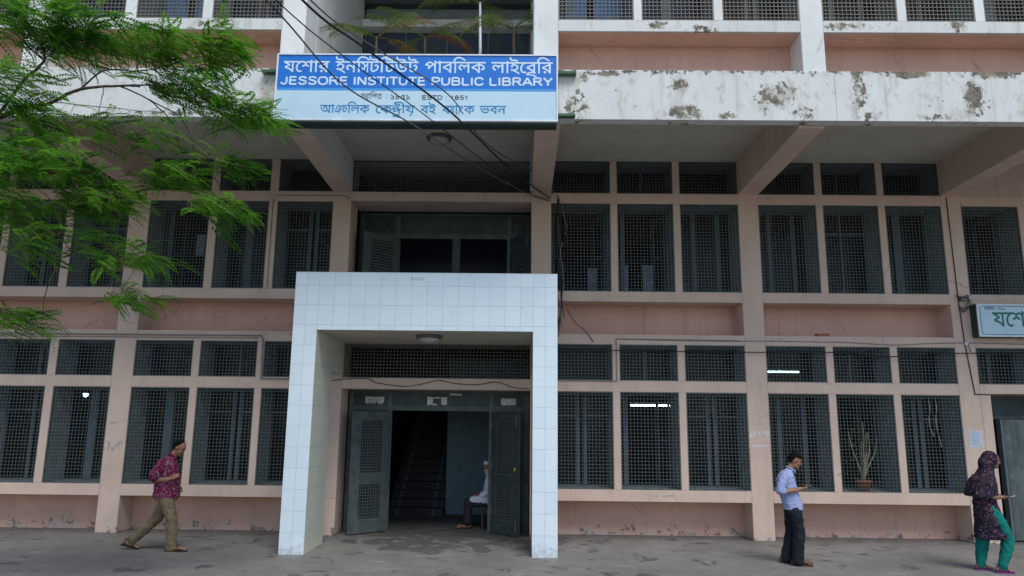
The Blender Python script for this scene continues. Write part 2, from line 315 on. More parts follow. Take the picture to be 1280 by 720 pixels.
def window(x0,x1,z0,z1,y=0,large=True,mat='wire_metal',depth=.6,var=None):
    w=round(x1-x0,3); h=round(z1-z0,3); wc[0]+=1
    v=var if var is not None else (ORDER[wc[0]%len(ORDER)] if large else (5 if wc[0]%2 else 0))
    link('wire_grille',cached(('g',w,h,mat),lambda:grille_mesh(w,h,mat=mat,t=.012 if 'rust' in mat else .0076)),B,(x0,y+.018,z0))
    link('window_reveal',cached(('r',w,h),lambda:reveal_mesh(w,h,.045,depth)),B,(x0,y,z0))
    f=link('window_frame',cached(('f',w,h,v),lambda:frame_mesh(w,h,large,v)),B,(x0,y+depth,z0))
    ed=[.045]+[q*w for uu in BARS[v] for q in uu]+[w-.045]
    for a,b in zip(ed[0::2],ed[1::2]):
        if b-a>.12 and not(large and v in (0,3)): link('pane',cached(('p',round(b-a,3),h),lambda:pane_mesh(b-a,h-.09)),f,(a,.028,.045))
    if large and v in (0,3,4):   # casement leaves swung inward
        for xx,ang,sg in ((.06,82,1),(w-.06,98,-1)):
            cw=w*.42
            def cm():
                m=MB(); m.box(0,.05,-.015,.015,0,h-.1); m.box(cw-.05,cw,-.015,.015,0,h-.1); m.box(.05,cw-.05,-.015,.015,0,.06); m.box(.05,cw-.05,-.015,.015,h-.16,h-.1); m.box(.05,cw-.05,-.012,.012,h*.45,h*.45+.05); return m.mesh('casement','blue_grey_steel')
            link('casement',cached(('c',w,h),cm),f,(xx,.07,.05),(0,0,R(ang-(14 if sg>0 else -14))))
def bay(ap,z0,z1,large,y=0):
    for (a,b) in ap: window(a,b,z0,z1,y,large)
    for i in range(len(ap)-1):
        x0,x1=ap[i][1],ap[i+1][0]; bx('mullion',x0,x1,0,.66,z0,z1,PK,.005)
for k,ap in GF.items():
    x0,x1=ap[0][0],ap[-1][1]
    if k!='R3':
        bx('wall_panel',x0,x1,.55,.7,0,Z['sb'],DP,0)
        bx('sill_beam',x0,x1,0,.69,Z['sb'],Z['b1'],PK); bay(ap,Z['b1'],Z['t1'],True)
        bx('transom_beam',x0,x1,0,.66,Z['t1'],Z['b2'],PK)
    else:
        bx('transom_beam',x0,x1,0,.5,2.755,Z['b2'],PK); bx('door_jamb',8.91,9.10,0,.4,0,2.755,PK)
        bx('wall_panel',10.35,x1,.02,.2,0,2.755,PK,0)
    bay(ap,Z['b2'],Z['t2'],False)
    bx('ledge_beam',x0,x1,0,.69,Z['t2'],Z['n0'],PK); bx('wall_panel',x0,x1,.55,.7,Z['n0'],Z['n1'],DP,0)
    bx('sill_beam',x0,x1,0,.69,Z['n1'],Z['b3'],PK)
    ap=FF[k]; bay(ap,Z['b3'],Z['t3'],True); bx('transom_beam',x0,x1,0,.66,Z['t3'],Z['b4'],PK)
    if k!='R3': bay(ap,Z['b4'],Z['cl']-.002,False)
    else: bx('wall_panel',x0,x1,.012,.2,Z['b4'],Z['cl']-.002,PK,0)
# small sills that stand proud under the grilles on the ledge
# ---- centre bay
bx('door_beam',-3.46,.22,0,.62,2.747,2.962,PK); link('wire_grille',grille_mesh(3.68,.66,.0655,.010),B,(-3.46,.10,2.962)); bx('ledge_beam',-3.46,.22,.0,.9,3.64,4.0,PK)
bx('door_beam',-3.46,.22,0,.78,6.557,6.75,PK)
link('wire_grille',grille_mesh(3.68,.68,.0655,.008),B,(-3.46,.06,6.752))
bx('shutter_panel',-2.5,-1.66,.9,.94,6.76,7.27,'interior_paint',0); bx('shutter_panel',-1.56,-.67,.9,.94,6.76,7.26,'interior_paint',0)
def door_set(y,z,h,posts,head,open_from,open_to,top):
    """posts, head bar and transom boards of a wide folding door"""
    f=link('door_frame',None,B); 
    for a in posts:
        o=MB().box(a,a+.1,y,y+.09,z,top).build('door_post','door_green',f); bevel(o,.004)
    o=MB()
    for i in range(len(posts)-1): o.box(posts[i]+.1,posts[i+1],y+.005,y+.085,head,head+.10); o.box(posts[i]+.1,posts[i+1],y+.005,y+.085,top-.05,top)
    o.build('head_rail','door_green',f)
    for i in range(len(posts)-1):
        MB().box(posts[i]+.1,posts[i+1],y+.04,y+.06,head+.10,top-.05).build('transom_board','door_green_dark',f)
    return f
def leaf_unit(name,w,h,loc,ang,label=None,louvre=False,mat='door_green'):
    L=link(name,None,B,loc,(0,0,ang),label=label)
    zs=[(.105*h,.40*h),(.48*h,.93*h)]; xa,xb=.17*w,.78*w
    m=MB().box(0,xa,-.02,.02,0,h).box(xb,w,-.02,.02,0,h).box(xa,xb,-.02,.02,0,zs[0][0]).box(xa,xb,-.02,.02,zs[0][1],zs[1][0]).box(xa,xb,-.02,.02,zs[1][1],h)
    o=m.build('leaf_boards',mat,L); bevel(o,.003)
    for (a,b) in zs:
        if louvre:
            mm=MB(); n_=int((b-a)/.06)
            for i in range(n_): mm.box(xa,xb,-.012,.012,a+i*.06+.008,a+i*.06+.045)
            mm.build('louvre_slats','door_green',L)
        else: link('mesh_panel',grille_mesh(xb-xa,b-a,.058,.011,'wire_metal'),L,(xa,0,a))
    MB().tube([(w-.06,-.035,.06),(w-.06,-.035,.30)],.009).build('bolt','wire_metal_rust',L); MB().tube([(w-.06,-.035,h-.3),(w-.06,-.035,h-.06)],.009).build('bolt','wire_metal_rust',L)
    kb=MB().ell((w-.08,-.045,1.22 if h>2.2 else 1.0),(.016,.02,.05)); kb.build('handle','gold' if not louvre else 'lamp_metal',L,True)
    for zz in (.35,1.2,h-.3): MB().box(-.012,.03,-.03,-.02,zz,zz+.09).build('hinge','wire_metal_rust',L)
    return L
door_set(.62,0,2.747,[-3.44,-2.66,-.60,.11],2.345,0,0,2.745)
leaf_unit('door_leaf',.85,2.30,(-2.60,.60,.02),math.atan2(-.555,-.60),'open green door leaf with two wire mesh panels')
leaf_unit('door_leaf',.80,2.30,(-.53,.60,.02),math.atan2(-.56,.53),'open dark door leaf with mesh panels in front of the seated man',mat='door_green_shaded')
for a,b in ((-3.34,-2.66),(-.50,.11)):
    L=link('side_panel',None,B,(a,.66,.0)); m=MB().box(0,b-a,0,.03,0,2.34).build('panel_board','door_green_dark',L)
door_set(.9,4.0,2,[-3.46,-2.68,-.28,.12],6.0,0,0,6.555)
MB().box(-1.455,-1.29,.92,.98,4.0,6.0).build('door_post','interior_paint',B)
leaf_unit('door_leaf',.86,2.0,(-2.62,.88,4.0),math.atan2(-.62,-.62),'open upper floor door leaf with louvred panels',louvre=True)
leaf_unit('door_leaf',.8,2.0,(-.20,.88,4.0),math.atan2(-.7,.40),'open dark upper floor door leaf',louvre=True,mat='door_green_dark')
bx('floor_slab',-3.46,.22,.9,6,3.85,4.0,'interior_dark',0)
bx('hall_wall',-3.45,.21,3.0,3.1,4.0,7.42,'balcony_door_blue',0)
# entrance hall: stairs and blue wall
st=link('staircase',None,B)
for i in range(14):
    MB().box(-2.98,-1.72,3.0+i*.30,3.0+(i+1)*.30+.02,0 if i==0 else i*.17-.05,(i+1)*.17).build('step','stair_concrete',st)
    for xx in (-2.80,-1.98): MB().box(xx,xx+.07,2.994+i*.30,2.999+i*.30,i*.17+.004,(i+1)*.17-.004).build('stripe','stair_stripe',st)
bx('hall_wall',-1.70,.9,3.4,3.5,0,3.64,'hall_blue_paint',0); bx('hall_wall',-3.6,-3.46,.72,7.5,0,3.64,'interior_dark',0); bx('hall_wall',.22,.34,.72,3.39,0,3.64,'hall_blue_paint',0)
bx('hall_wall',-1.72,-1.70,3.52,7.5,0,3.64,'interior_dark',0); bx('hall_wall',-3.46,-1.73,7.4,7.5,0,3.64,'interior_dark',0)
# R3 entrance with half open folding shutter door
f3=link('door_frame',None,B); MB().box(9.10,9.16,.42,.5,0,2.75).box(9.16,10.35,.42,.5,2.30,2.36).box(9.16,10.35,.42,.5,2.70,2.75).build('door_post','door_green',f3)
MB().box(9.16,10.35,.45,.47,2.36,2.70).build('transom_board','door_green_dark',f3)
for i in range(7):
    a=9.40+i*.10; MB().add([(a,.3,.03),(a+.05,.22,.03),(a+.10,.3,.03),(a+.10,.31,.03),(a+.05,.23,.03),(a,.31,.03)]+[(a,.3,2.29),(a+.05,.22,2.29),(a+.10,.3,2.29),(a+.10,.31,2.29),(a+.05,.23,2.29),(a,.31,2.29)],
        [(0,1,7,6),(1,2,8,7),(2,3,9,8),(3,4,10,9),(4,5,11,10),(5,0,6,11),(0,5,4,1),(1,4,3,2),(6,7,10,11),(7,8,9,10)]).build('shutter_slat','grey_green_shutter',f3)
MB().box(9.36,9.40,.20,.34,.03,2.29).build('door_post','blue_grey_steel',f3)
# ---- inside: floors, back and side walls, so that the rooms are closed and dim
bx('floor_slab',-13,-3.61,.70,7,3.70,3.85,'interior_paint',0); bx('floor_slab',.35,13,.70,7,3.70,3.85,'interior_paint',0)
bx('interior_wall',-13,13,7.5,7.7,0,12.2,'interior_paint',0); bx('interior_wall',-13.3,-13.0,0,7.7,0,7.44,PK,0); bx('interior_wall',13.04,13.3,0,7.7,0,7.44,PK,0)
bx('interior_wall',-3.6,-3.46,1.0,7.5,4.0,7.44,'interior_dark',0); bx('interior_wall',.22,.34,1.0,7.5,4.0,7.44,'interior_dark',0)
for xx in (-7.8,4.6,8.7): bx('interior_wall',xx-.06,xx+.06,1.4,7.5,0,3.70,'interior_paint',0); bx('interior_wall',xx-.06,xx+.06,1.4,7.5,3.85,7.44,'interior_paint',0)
# ---- canopy
bx('canopy_slab',-13.3,13.3,-3.29,7.5,Z['cl'],7.60,SF,0)
FX=[-13.3,-8.12,-3.926,.588,4.95,9.2,13.3]
for a,b in zip(FX[:-1],FX[1:]): bx('fascia_panel',a+.0015,b-.0015,-3.48,-3.292,6.834,7.673,'mildewed_white_paint',.006)
for i,(x0,x1) in enumerate(COLS):
    m=MB(); za,zb=6.79,6.74
    m.add([(x0,-3.29,za),(x1,-3.29,za),(x1,0,zb),(x0,0,zb),(x0,-3.29,7.44),(x1,-3.29,7.44),(x1,0,7.44),(x0,0,7.44)],[(0,3,2,1),(4,5,6,7),(0,1,5,4),(1,2,6,5),(2,3,7,6),(3,0,4,7)])
    if i==2: m.mi[3]=1
    o=m.build('canopy_beam',[PK,WH],B)
# ---- second floor
C2=[(-12.3,-11.9),(-8.12,-7.74),(-3.926,-3.534),(.185,.588),(4.498,4.875),(8.6,9.0),(12.9,13.3)]
MW='mildewed_white_paint'
for x0,x1 in C2: bx('column',x0,x1,-3.405,-2.78,7.60,12.0,WH if x0 not in (4.498,) else WH,.02)
SFW={'L2':[(-11.9,-10.7),(-10.5,-9.4),(-9.25,-8.12)],'L1':[(-7.74,-6.517),(-6.332,-5.237),(-5.078,-3.926)],'R1':[(.588,1.814),(1.944,3.115),(3.258,4.498)],
     'R2':[(4.875,6.084),(6.227,7.338),(7.492,8.6)],'R3':[(9.0,10.2),(10.35,11.5),(11.65,12.9)]}
for k,ap in SFW.items():
    x0,x1=ap[0][0],ap[-1][1]
    bx('wall_panel',x0,x1,-2.94,-2.80,7.60,8.39,DP,0); bx('sill_beam',x0,x1,-3.4,-2.76,8.39,8.588,MW,.006)
    if True:
        bx('soffit_lining',x0+.002,x1-.002,-3.37,-2.945,8.374,8.387,DP,0)
    for (a,b) in ap: window(a,b,8.588,10.5,-3.4,True,'wire_metal_rust')
    for i in range(2): bx('mullion',ap[i][1],ap[i+1][0],-3.4,-2.76,8.588,10.5,WH,.005)
    bx('lintel_beam',x0,x1,-3.4,-2.76,10.5,12.0,WH,.006)
for k,ap in SFW.items():
    for i,(a,b) in enumerate(ap):
        w=b-a
        if k in ('L1','R1','L2') and not(k=='R1' and i==2):
            for q,(u0,u1) in enumerate(((.08,.44),(.54,.92))):
                m=MB(); n_=8
                for t in range(n_): m.box(a+w*(u0+(u1-u0)*t/n_),a+w*(u0+(u1-u0)*(t+1)/n_)-.002,-2.66+.012*(t%2),-2.65+.012*(t%2),8.62,10.3)
                m.build('curtain_and_reflection','blue_curtain',B)
for (a,b,z0,z1) in ((1.42,1.62,4.78,5.35),(2.02,2.28,4.78,5.42),(2.58,2.80,4.78,5.42),(3.42,3.55,4.78,5.05),(5.0,5.2,4.80,5.2),(-6.9,-6.72,5.55,6.0)):  # reflections in the first floor panes, put in as pale folded strips
    m=MB(); n_=6
    for t in range(n_): m.box(a+(b-a)*t/n_,a+(b-a)*(t+1)/n_-.002,.74+.012*(t%2),.75+.012*(t%2),z0,z1)
    m.build('curtain_and_reflection','pane_reflection',B)
for (a,b) in ((-13.3,-3.6),(.6,13.3)): bx('interior_wall',a,b,1.5,1.6,7.60,12.0,'interior_paint',0)
for i,s in ((2,1),(3,-1)):
    x0,x1=C2[i]; xa=x1 if s>0 else x0
    bx('balcony_wall',*( (x1-.12,x1) if s>0 else (x0,x0+.12) ),-2.778,.60,7.60,12.0,WH,.01)
bx('balcony_wall',-3.534,.185,.75,.9,7.60,12.0,'reveal_paint',0)
bx('balcony_beam',-3.534,.185,.45,.745,10.70,10.88,'white_wall_paint',.005); bx('balcony_beam',-3.534,.185,.52,.745,11.3,11.98,'interior_paint',0)
for i in range(4):
    a=-3.50+i*.92; bx('door_panel',a,a+.88,.70,.745,7.62,10.68,'balcony_door_blue',.01)
bx('parapet_wall',-3.534,.185,-3.30,-3.18,7.60,8.5,WH,.01) if False else None
bx('roof_slab',-13.4,13.4,-3.7,7.8,12.0,12.2,WH,.01)
# ================================================================ ENTRANCE PORTAL
P=thing('entrance_portal','tall square entrance portal faced in pale blue white glazed tiles around the open doors','portal')
XL0,XL1,XR0,XR1=-3.861,-3.45,.229,.644; YF=-1.99
i_=.012
MB().box(XL0+i_,XL1-i_,YF+i_,-.85,0,3.03).box(XL0+i_,XL1-i_,YF+i_,-.002,3.032,4.655-i_).build('pier','grout',P)
MB().box(XR0+i_,XR1-i_,YF+i_,-.85,0,3.03).box(XR0+i_,XR1-i_,YF+i_,-.002,3.032,4.655-i_).build('pier','grout',P)
MB().box(XL1-.01,XR0+.01,YF+i_,-.002,3.66,4.655-i_).build('lintel','grout',P)
MB().box(XL1+.001,XR0-.001,YF+.02,-.003,3.650,3.662).build('soffit',SF,P)
MB().box(XL0,XR1,YF+.002,-.002,4.6435,4.655).build('coping','tile',P)
def tile_mesh(w,h,ax):
    g_=.0015
    def f():
        m=MB(); d=.0115
        if ax=='y': m.box(g_,w-g_,0,d,g_,h-g_)
        else: m.box(0,d,g_,w-g_,g_,h-g_)
        return m.mesh('tile','tile' if ax=='y' else 'warm_lit_tile')
    return cached(('t',round(w,3),round(h,3),ax),f)
rows=[(.34*k,.34*(k+1)) for k in range(12)]+[(4.08,4.42),(4.42,4.643)]
xs=[XL0,-3.655,XL1]
xcols=[(XL0,-3.655),(-3.655,XL1)]; x=XL1
while x+.2665<XR0: xcols.append((x,x+.2665)); x+=.2665
xcols+=[(x,XR0),(XR0,.436),(.436,XR1)]
for j,(a,b) in enumerate(xcols):
    leg=j<2 or j>=len(xcols)-2
    for (z0,z1) in rows:
        if not leg:
            if z1<=3.66: continue
            z0=max(z0,3.652)
        if z0==3.74 and not leg: pass
        link('tile',tile_mesh(b-a,z1-z0,'y'),P,(a,YF,z0))
    if not leg: pass
def side_tiles(xf,single):
    m=MB()
    for (z0,z1) in rows:
        yend=-.85 if z1<=3.1 else -.003
        if single and z0>=3.65: continue
        z1_=min(z1,3.652) if single else z1
        y=YF+.0125; n_=2 if yend<-.5 else 4; w=(yend-y)/n_
        for q in range(n_):
            if single:
                o=link('tile',tile_mesh(w,z1_-z0,'x'),P,(xf,y+q*w,z0))
            else: m.box(xf,xf+.0115,y+q*w+.002,y+(q+1)*w-.002,z0+.002,z1_-.002)
    if not single: m.build('tile_facing','tile',P,kind='stuff')
side_tiles(XL1-.0115,True); side_tiles(XL0,False); side_tiles(XR1-.0115,False)
m=MB()
for (z0,z1) in rows[:11]:
    yend=-.85 if z1<=3.1 else -.003
    w=(yend-YF-.0125)/2
    for q in range(2): m.box(XR0,XR0+.0115,YF+.0125+q*w+.002,YF+.0125+(q+1)*w-.002,z0+.002,min(z1,3.65)-.002)
m.build('tile_facing','tile',P,kind='stuff')
# faint grey smudge of old lettering on the lintel
sm=MB()
for k in range(5): sm.ell((-1.86+.05*k,YF-.0005,4.545+.006*math.sin(k*2)),(.020,.0015,.032),8,5)
sm.build('old_glue_mark','grout',P)
# ================================================================ LETTERING
# ---- Bengali letters: outlines of Blender's own built-in text, filled by winding number on a fine grid
import numpy as np
HD=1; BE={}
def _outl(txt):
    cu=bpy.data.curves.new('t','FONT'); cu.body=txt; cu.size=1; cu.fill_mode='NONE'
    cu.resolution_u=3
    o=bpy.data.objects.new('t',cu); COL.objects.link(o); me=bpy.data.meshes.new_from_object(o.evaluated_get(bpy.context.evaluated_depsgraph_get())); bpy.data.objects.remove(o)
    V=np.array([v.co[:2] for v in me.vertices]) if len(me.vertices) else np.zeros((0,2)); Eg=[tuple(e.vertices) for e in me.edges]; bpy.data.meshes.remove(me)
    return V,Eg
def _w(txt): V,_=_outl(txt); return V[:,0].max()-V[:,0].min()
def glyph(ch):
    if ch in BE: return BE[ch]
    V,Eg=_outl(ch)
    V2,_=_outl('ব'+ch+'ব'); V3,_=_outl('বব')
    adv=(V2[:,0].max()-V2[:,0].min())-(V3[:,0].max()-V3[:,0].min())
    seg=[]
    for a,b in Eg:
        seg.append((V[a],V[b]))
    BE[ch]=(adv,seg); return BE[ch]
RES=110
def bn_word(items,x0,x1,ztop,zbase,bold,mat,parent,y,extra=()):
    """items: (text, sx, sy, dy, advance factor); filled letters between x0..x1, head line at ztop, foot at zbase"""
    mt=max(p[1] for s in glyph('ব')[1] for p in s); extra=[]
    pen=0; S_=[]
    for it in items:
        ch,sx,sy,dy,af=(it,1,1,0,1) if isinstance(it,str) else it
        if ch=='~': pen+=sx; continue
        if ch=='^': extra.append((pen-last,dy,RP)); continue
        adv,seg=glyph(ch)
        for a,b in seg: S_.append((a[0]*sx+pen,(a[1]-mt)*sy+mt+dy,b[0]*sx+pen,(b[1]-mt)*sy+mt+dy))
        last=adv*sx; pen+=adv*sx*af
    A=np.array(S_); n_=int((pen+.3)*RES); ox=-.1; oy=-.45; H=int(1.75*RES)
    wn=np.zeros((H,n_),int)
    for r_ in range(H):
        yy=oy+(r_+.5)/RES
        up=(A[:,1]<=yy)&(A[:,3]>yy); dn=(A[:,1]>yy)&(A[:,3]<=yy)
        for msk,sg in ((up,1),(dn,-1)):
            for a in A[msk]:
                xx=a[0]+(yy-a[1])/(a[3]-a[1])*(a[2]-a[0]); k=int(np.ceil((xx-ox)*RES-.5)); k=max(0,min(n_,k)); wn[r_,k:]+=sg
    mk=wn!=0
    for cx,cy,pl in extra:      # thick pen strokes added to the grid (below-letter forms)
        pts=catmull([(a,b,0) for a,b in pl],8)
        for p in pts:
            a=int((p.x*1+cx-ox)*RES); b=int((p.y+cy-oy)*RES); q=int(.035*RES)
            mk[max(0,b-q):b+q,max(0,a-q):a+q]=True
    for _ in range(int(bold*RES)):
        m2=mk.copy(); m2[1:]|=mk[:-1]; m2[:-1]|=mk[1:]; m2[:,1:]|=mk[:,:-1]; m2[:,:-1]|=mk[:,1:]; mk=m2
    cs=np.where(mk.any(0))[0]; ca,cb=cs[0],cs[-1]+1; fx=(x1-x0)/(cb-ca); fz=(ztop-zbase)/(mt*RES); b0=-oy*RES
    m=MB(); prev={}
    for r_ in range(H):
        row=mk[r_]; d=np.diff(np.concatenate([[0],row.astype(int),[0]])); st_=np.where(d==1)[0]; en=np.where(d==-1)[0]; cur={}
        for a,b in zip(st_,en):
            if (a,b) in prev: i=prev[(a,b)]; z_=zbase+(r_+1-b0)*fz; m.v[i+2]=(m.v[i+2][0],0,z_); m.v[i+3]=(m.v[i+3][0],0,z_); cur[(a,b)]=i; continue
            i=len(m.v); xa=x0+(a-ca)*fx; xb=x0+(b-ca)*fx; za=zbase+(r_-b0)*fz; zb=zbase+(r_+1-b0)*fz
            m.add([(xa,0,za),(xb,0,za),(xb,0,zb),(xa,0,zb)],[(0,1,2,3)]); cur[(a,b)]=i
        prev=cur
    o=m.build('lettering',mat,parent); o.location.y=y; return o
RP=[(.52,.02),(.36,.05),(.18,.02),(.08,-.08),(.30,-.09),(.56,-.18)]
def spell(w):
    k=lambda c,sx=1,sy=1,dy=0,af=1:(c,sx,sy,dy,af)
    T={'jessore':['য','ে','শ','া','র'],'institute':['ই','ন','ি',k('স',.62),'ট','ি','ট','উ','ট'],'public':['প','া','ব','ি','ল','ক'],'library':['ল','া','ই','ে','ব',k('^'),'ি','র'],
     'estd':[k('স',.62),'থ','া','ি','প','ত'],'y1851':['১','৮','৫','১'],'y1928':['১','৯','২','৮'],'regional':['আ',k('ঞ',.62),k('চ',.8,.9),'ি','ল','ক'],'central':['ে','ক','ে' if 0 else k('ন',.85,.60,0,0),k('দ',1.05,.62,-.26),('^',1,1,-.16,1),'ী','য়'],
     'book':['ব','ই'],'bank':['ব',k('য',.55,.92),'া','ং','ক'],'bhaban':['ভ','ব','ন'],'colon':[':']}
    return T[w]
# ---- Latin capitals as heavy strokes on a 0..1 grid
LT={'J':(.72,[[(.56,1),(.56,.34),(.50,.12),(.32,.03),(.14,.12),(.10,.30)]]),'E':(.80,[[(.70,.97),(.14,.97)],[(.14,1),(.14,0)],[(.14,.53),(.66,.53)],[(.14,.03),(.72,.03)]]),
'S':(.86,[[(.74,.78),(.62,.95),(.42,.98),(.20,.92),(.14,.74),(.26,.60),(.56,.49),(.74,.36),(.72,.14),(.50,.02),(.26,.04),(.11,.24)]]),
'O':(.98,[[(.49,.98),(.24,.91),(.12,.70),(.11,.40),(.20,.13),(.42,.02),(.62,.03),(.82,.18),(.87,.45),(.84,.74),(.72,.92),(.49,.98)]]),
'R':(.92,[[(.14,0),(.14,1)],[(.14,.97),(.58,.97),(.73,.88),(.74,.66),(.60,.53),(.14,.51)],[(.50,.50),(.82,0)]]),'I':(.36,[[(.18,1),(.18,0)]]),
'N':(.92,[[(.14,0),(.14,1)],[(.14,1),(.78,0)],[(.78,0),(.78,1)]]),'T':(.78,[[(.02,.97),(.76,.97)],[(.39,.97),(.39,0)]]),
'U':(.92,[[(.14,1),(.14,.36),(.22,.10),(.44,.02),(.68,.10),(.78,.36),(.78,1)]]),'P':(.84,[[(.14,0),(.14,1)],[(.14,.97),(.56,.97),(.74,.86),(.74,.60),(.56,.45),(.14,.45)]]),
'B':(.90,[[(.14,0),(.14,1)],[(.14,.97),(.56,.97),(.72,.86),(.70,.62),(.54,.53),(.14,.53)],[(.54,.53),(.74,.46),(.79,.26),(.68,.06),(.50,.03),(.14,.03)]]),
'L':(.76,[[(.14,1),(.14,.03)],[(.14,.03),(.70,.03)]]),'C':(.92,[[(.80,.70),(.68,.92),(.46,.98),(.22,.90),(.11,.64),(.12,.32),(.24,.09),(.46,.02),(.68,.08),(.82,.30)]]),
'A':(.92,[[(.06,0),(.46,1)],[(.46,1),(.86,0)],[(.20,.33),(.72,.33)]]),'Y':(.86,[[(.06,1),(.43,.45)],[(.80,1),(.43,.45)],[(.43,.46),(.43,0)]]),'D':(.92,[[(.14,0),(.14,1)],[(.14,.97),(.50,.96),(.74,.82),(.80,.50),(.74,.18),(.50,.04),(.14,.03)]]),
'1':(.62,[[(.10,.76),(.36,.98),(.36,0)]]),'8':(.72,[[(.36,.54),(.16,.64),(.16,.88),(.36,.98),(.56,.88),(.56,.64),(.36,.54),(.10,.38),(.12,.12),(.36,.02),(.60,.12),(.62,.38),(.36,.54)]]),
'5':(.72,[[(.60,.97),(.20,.97),(.14,.52),(.36,.62),(.60,.48),(.62,.20),(.40,.02),(.14,.10)]]),':':(.40,[[(.2,.62),(.2,.66)],[(.2,.04),(.2,.08)]])}
def caps(t,x0,x1,z0,z1,r,mat,parent,y):
    tot=sum(LT[c][0] for c in t); s=(x1-x0)/tot; h=z1-z0-2*r*.6; x=x0; m=MB()
    for c in t:
        for pl in LT[c][1]: m.tube([(x+a*s,0,z0+r*.6+b*h) for a,b in pl],r,8,.25,ax=(0,1,0))
        x+=LT[c][0]*s
    o=m.build('lettering',mat,parent); o.location.y=y; return o

def sx_(p): return -3.82+(p-345.5)*.012482      # sign face measured across its 350 units
def sz_(p): return 7.78-(p-67.5)*.013234
SG=thing('name_board','wide blue and pale blue name board of the library on the white canopy edge','sign')
MB().box(-3.80,.535,-3.70,-3.50,6.70,7.755).build('sign_box','dark_green_steel',SG)
MB().box(-3.80,.535,-3.745,-3.702,7.215,7.757).build('blue_field','sign_blue',SG)
MB().box(-3.80,.535,-3.745,-3.702,7.170,7.213).build('stripe','sign_stripe',SG)
MB().box(-3.80,.535,-3.745,-3.702,6.70,7.168).build('pale_field','sign_pale',SG)
m=MB().box(-3.825,-3.802,-3.76,-3.5,6.675,7.78).box(.537,.56,-3.76,-3.5,6.675,7.78).box(-3.802,.537,-3.76,-3.5,7.759,7.78).box(-3.802,.537,-3.76,-3.5,6.675,6.698)
m.build('rim','sign_frame',SG)
MB().box(-3.81,.545,-3.70,-3.50,6.64,6.673).build('bottom_rail','dark_green_steel',SG)
for w,a,b in (('jessore',353.5,411),('institute',418.5,522.5),('public',530.5,606.5)): bn_word(spell(w),sx_(a),sx_(b),sz_(77.0),sz_(90.6),.016,'sign_letter_white',SG,-3.7475)
bn_word(spell('library'),sx_(613.5),sx_(690),sz_(77.0),sz_(90.6),.016,'sign_letter_white',SG,-3.7475)
for t,a,b in (('JESSORE',350.5,435.5),('INSTITUTE',441,532.5),('PUBLIC',538.5,605),('LIBRARY',610.5,690)):
    caps(t,sx_(a),sx_(b),sz_(107.2),sz_(96.2),.0155,'sign_letter_white',SG,-3.747)
bn_word(spell('estd'),sx_(452.5),sx_(478.5),sz_(117.6),sz_(124.4),0,'sign_letter_black',SG,-3.7475); caps(':',sx_(482),sx_(487),sz_(124),sz_(119.4),.006,'sign_letter_black',SG,-3.7475)
bn_word(spell('y1851'),sx_(490),sx_(513),sz_(118.4),sz_(124.4),.01,'sign_letter_black',SG,-3.7475)
for t,a,b in (('ESTD',528,554),(':',556,561),('1851',563,586)): caps(t,sx_(a),sx_(b),sz_(124.6),sz_(119),.0068,'sign_letter_black',SG,-3.747)
for w,a,b,ex in (('regional',402.5,464,[]),('central',470.5,520,[(1.16,-.16,RP)]),('book',527,546,[]),('bank',553.5,594,[]),('bhaban',600,632.5,[])):
    bn_word(spell(w),sx_(a),sx_(b),sz_(132.0),sz_(141.6),.01,'sign_letter_blue',SG,-3.7475)
# green steel stubs that carry the board
for (a,b,z0,z1) in ((.566,.86,7.55,7.59),(.566,.84,6.84,6.88),(-4.12,-3.832,7.55,7.59)):
    MB().box(a,b,-3.60,-3.49,z0,z1).build('bracket','green_bracket',SG)
# second sign by the right door
S2=thing('shop_sign','pale blue sign with dark green letters above the far right door','sign')
MB().box(8.87,12.3,-.20,-.002,3.855,4.50).build('sign_box','dark_green_steel',S2)
MB().box(8.895,12.27,-.222,-.202,3.885,4.475).build('face_board','sign_pale',S2)
MB().box(8.872,8.893,-.226,-.203,3.857,4.497).box(8.893,12.28,-.226,-.203,4.477,4.497).box(8.893,12.28,-.226,-.203,3.857,3.883).build('rim','sign_frame',S2)
m=MB()
for p in ([(9.0,4.45),(12.2,4.45)],[(9.0,3.90),(12.2,3.90)],[(8.93,4.39),(8.93,3.96)]): m.tube([(p[0][0],0,p[0][1]),(p[1][0],0,p[1][1])],.005,5,.4,ax=(0,1,0))
for c,a0 in (((8.99,4.39),90),((8.99,3.96),180)): m.tube([(c[0]+.06*math.cos(R(a0+t*15)),0,c[1]+.06*math.sin(R(a0+t*15))) for t in range(7)],.005,5,.4,ax=(0,1,0))
m.build('border_line','sign_letter_black',S2).location.y=-.224
bn_word(spell('jessore'),9.16,10.12,4.33,4.06,.018,'sign_letter_green',S2,-.2255)
bn_word(spell('institute'),10.25,11.9,4.33,4.06,.018,'sign_letter_green',S2,-.2255)
bn_word(spell('estd'),9.02,9.22,4.43,4.375,0,'sign_letter_black',S2,-.2255); bn_word(spell('y1928'),9.27,9.42,4.425,4.38,0,'sign_letter_black',S2,-.2255)
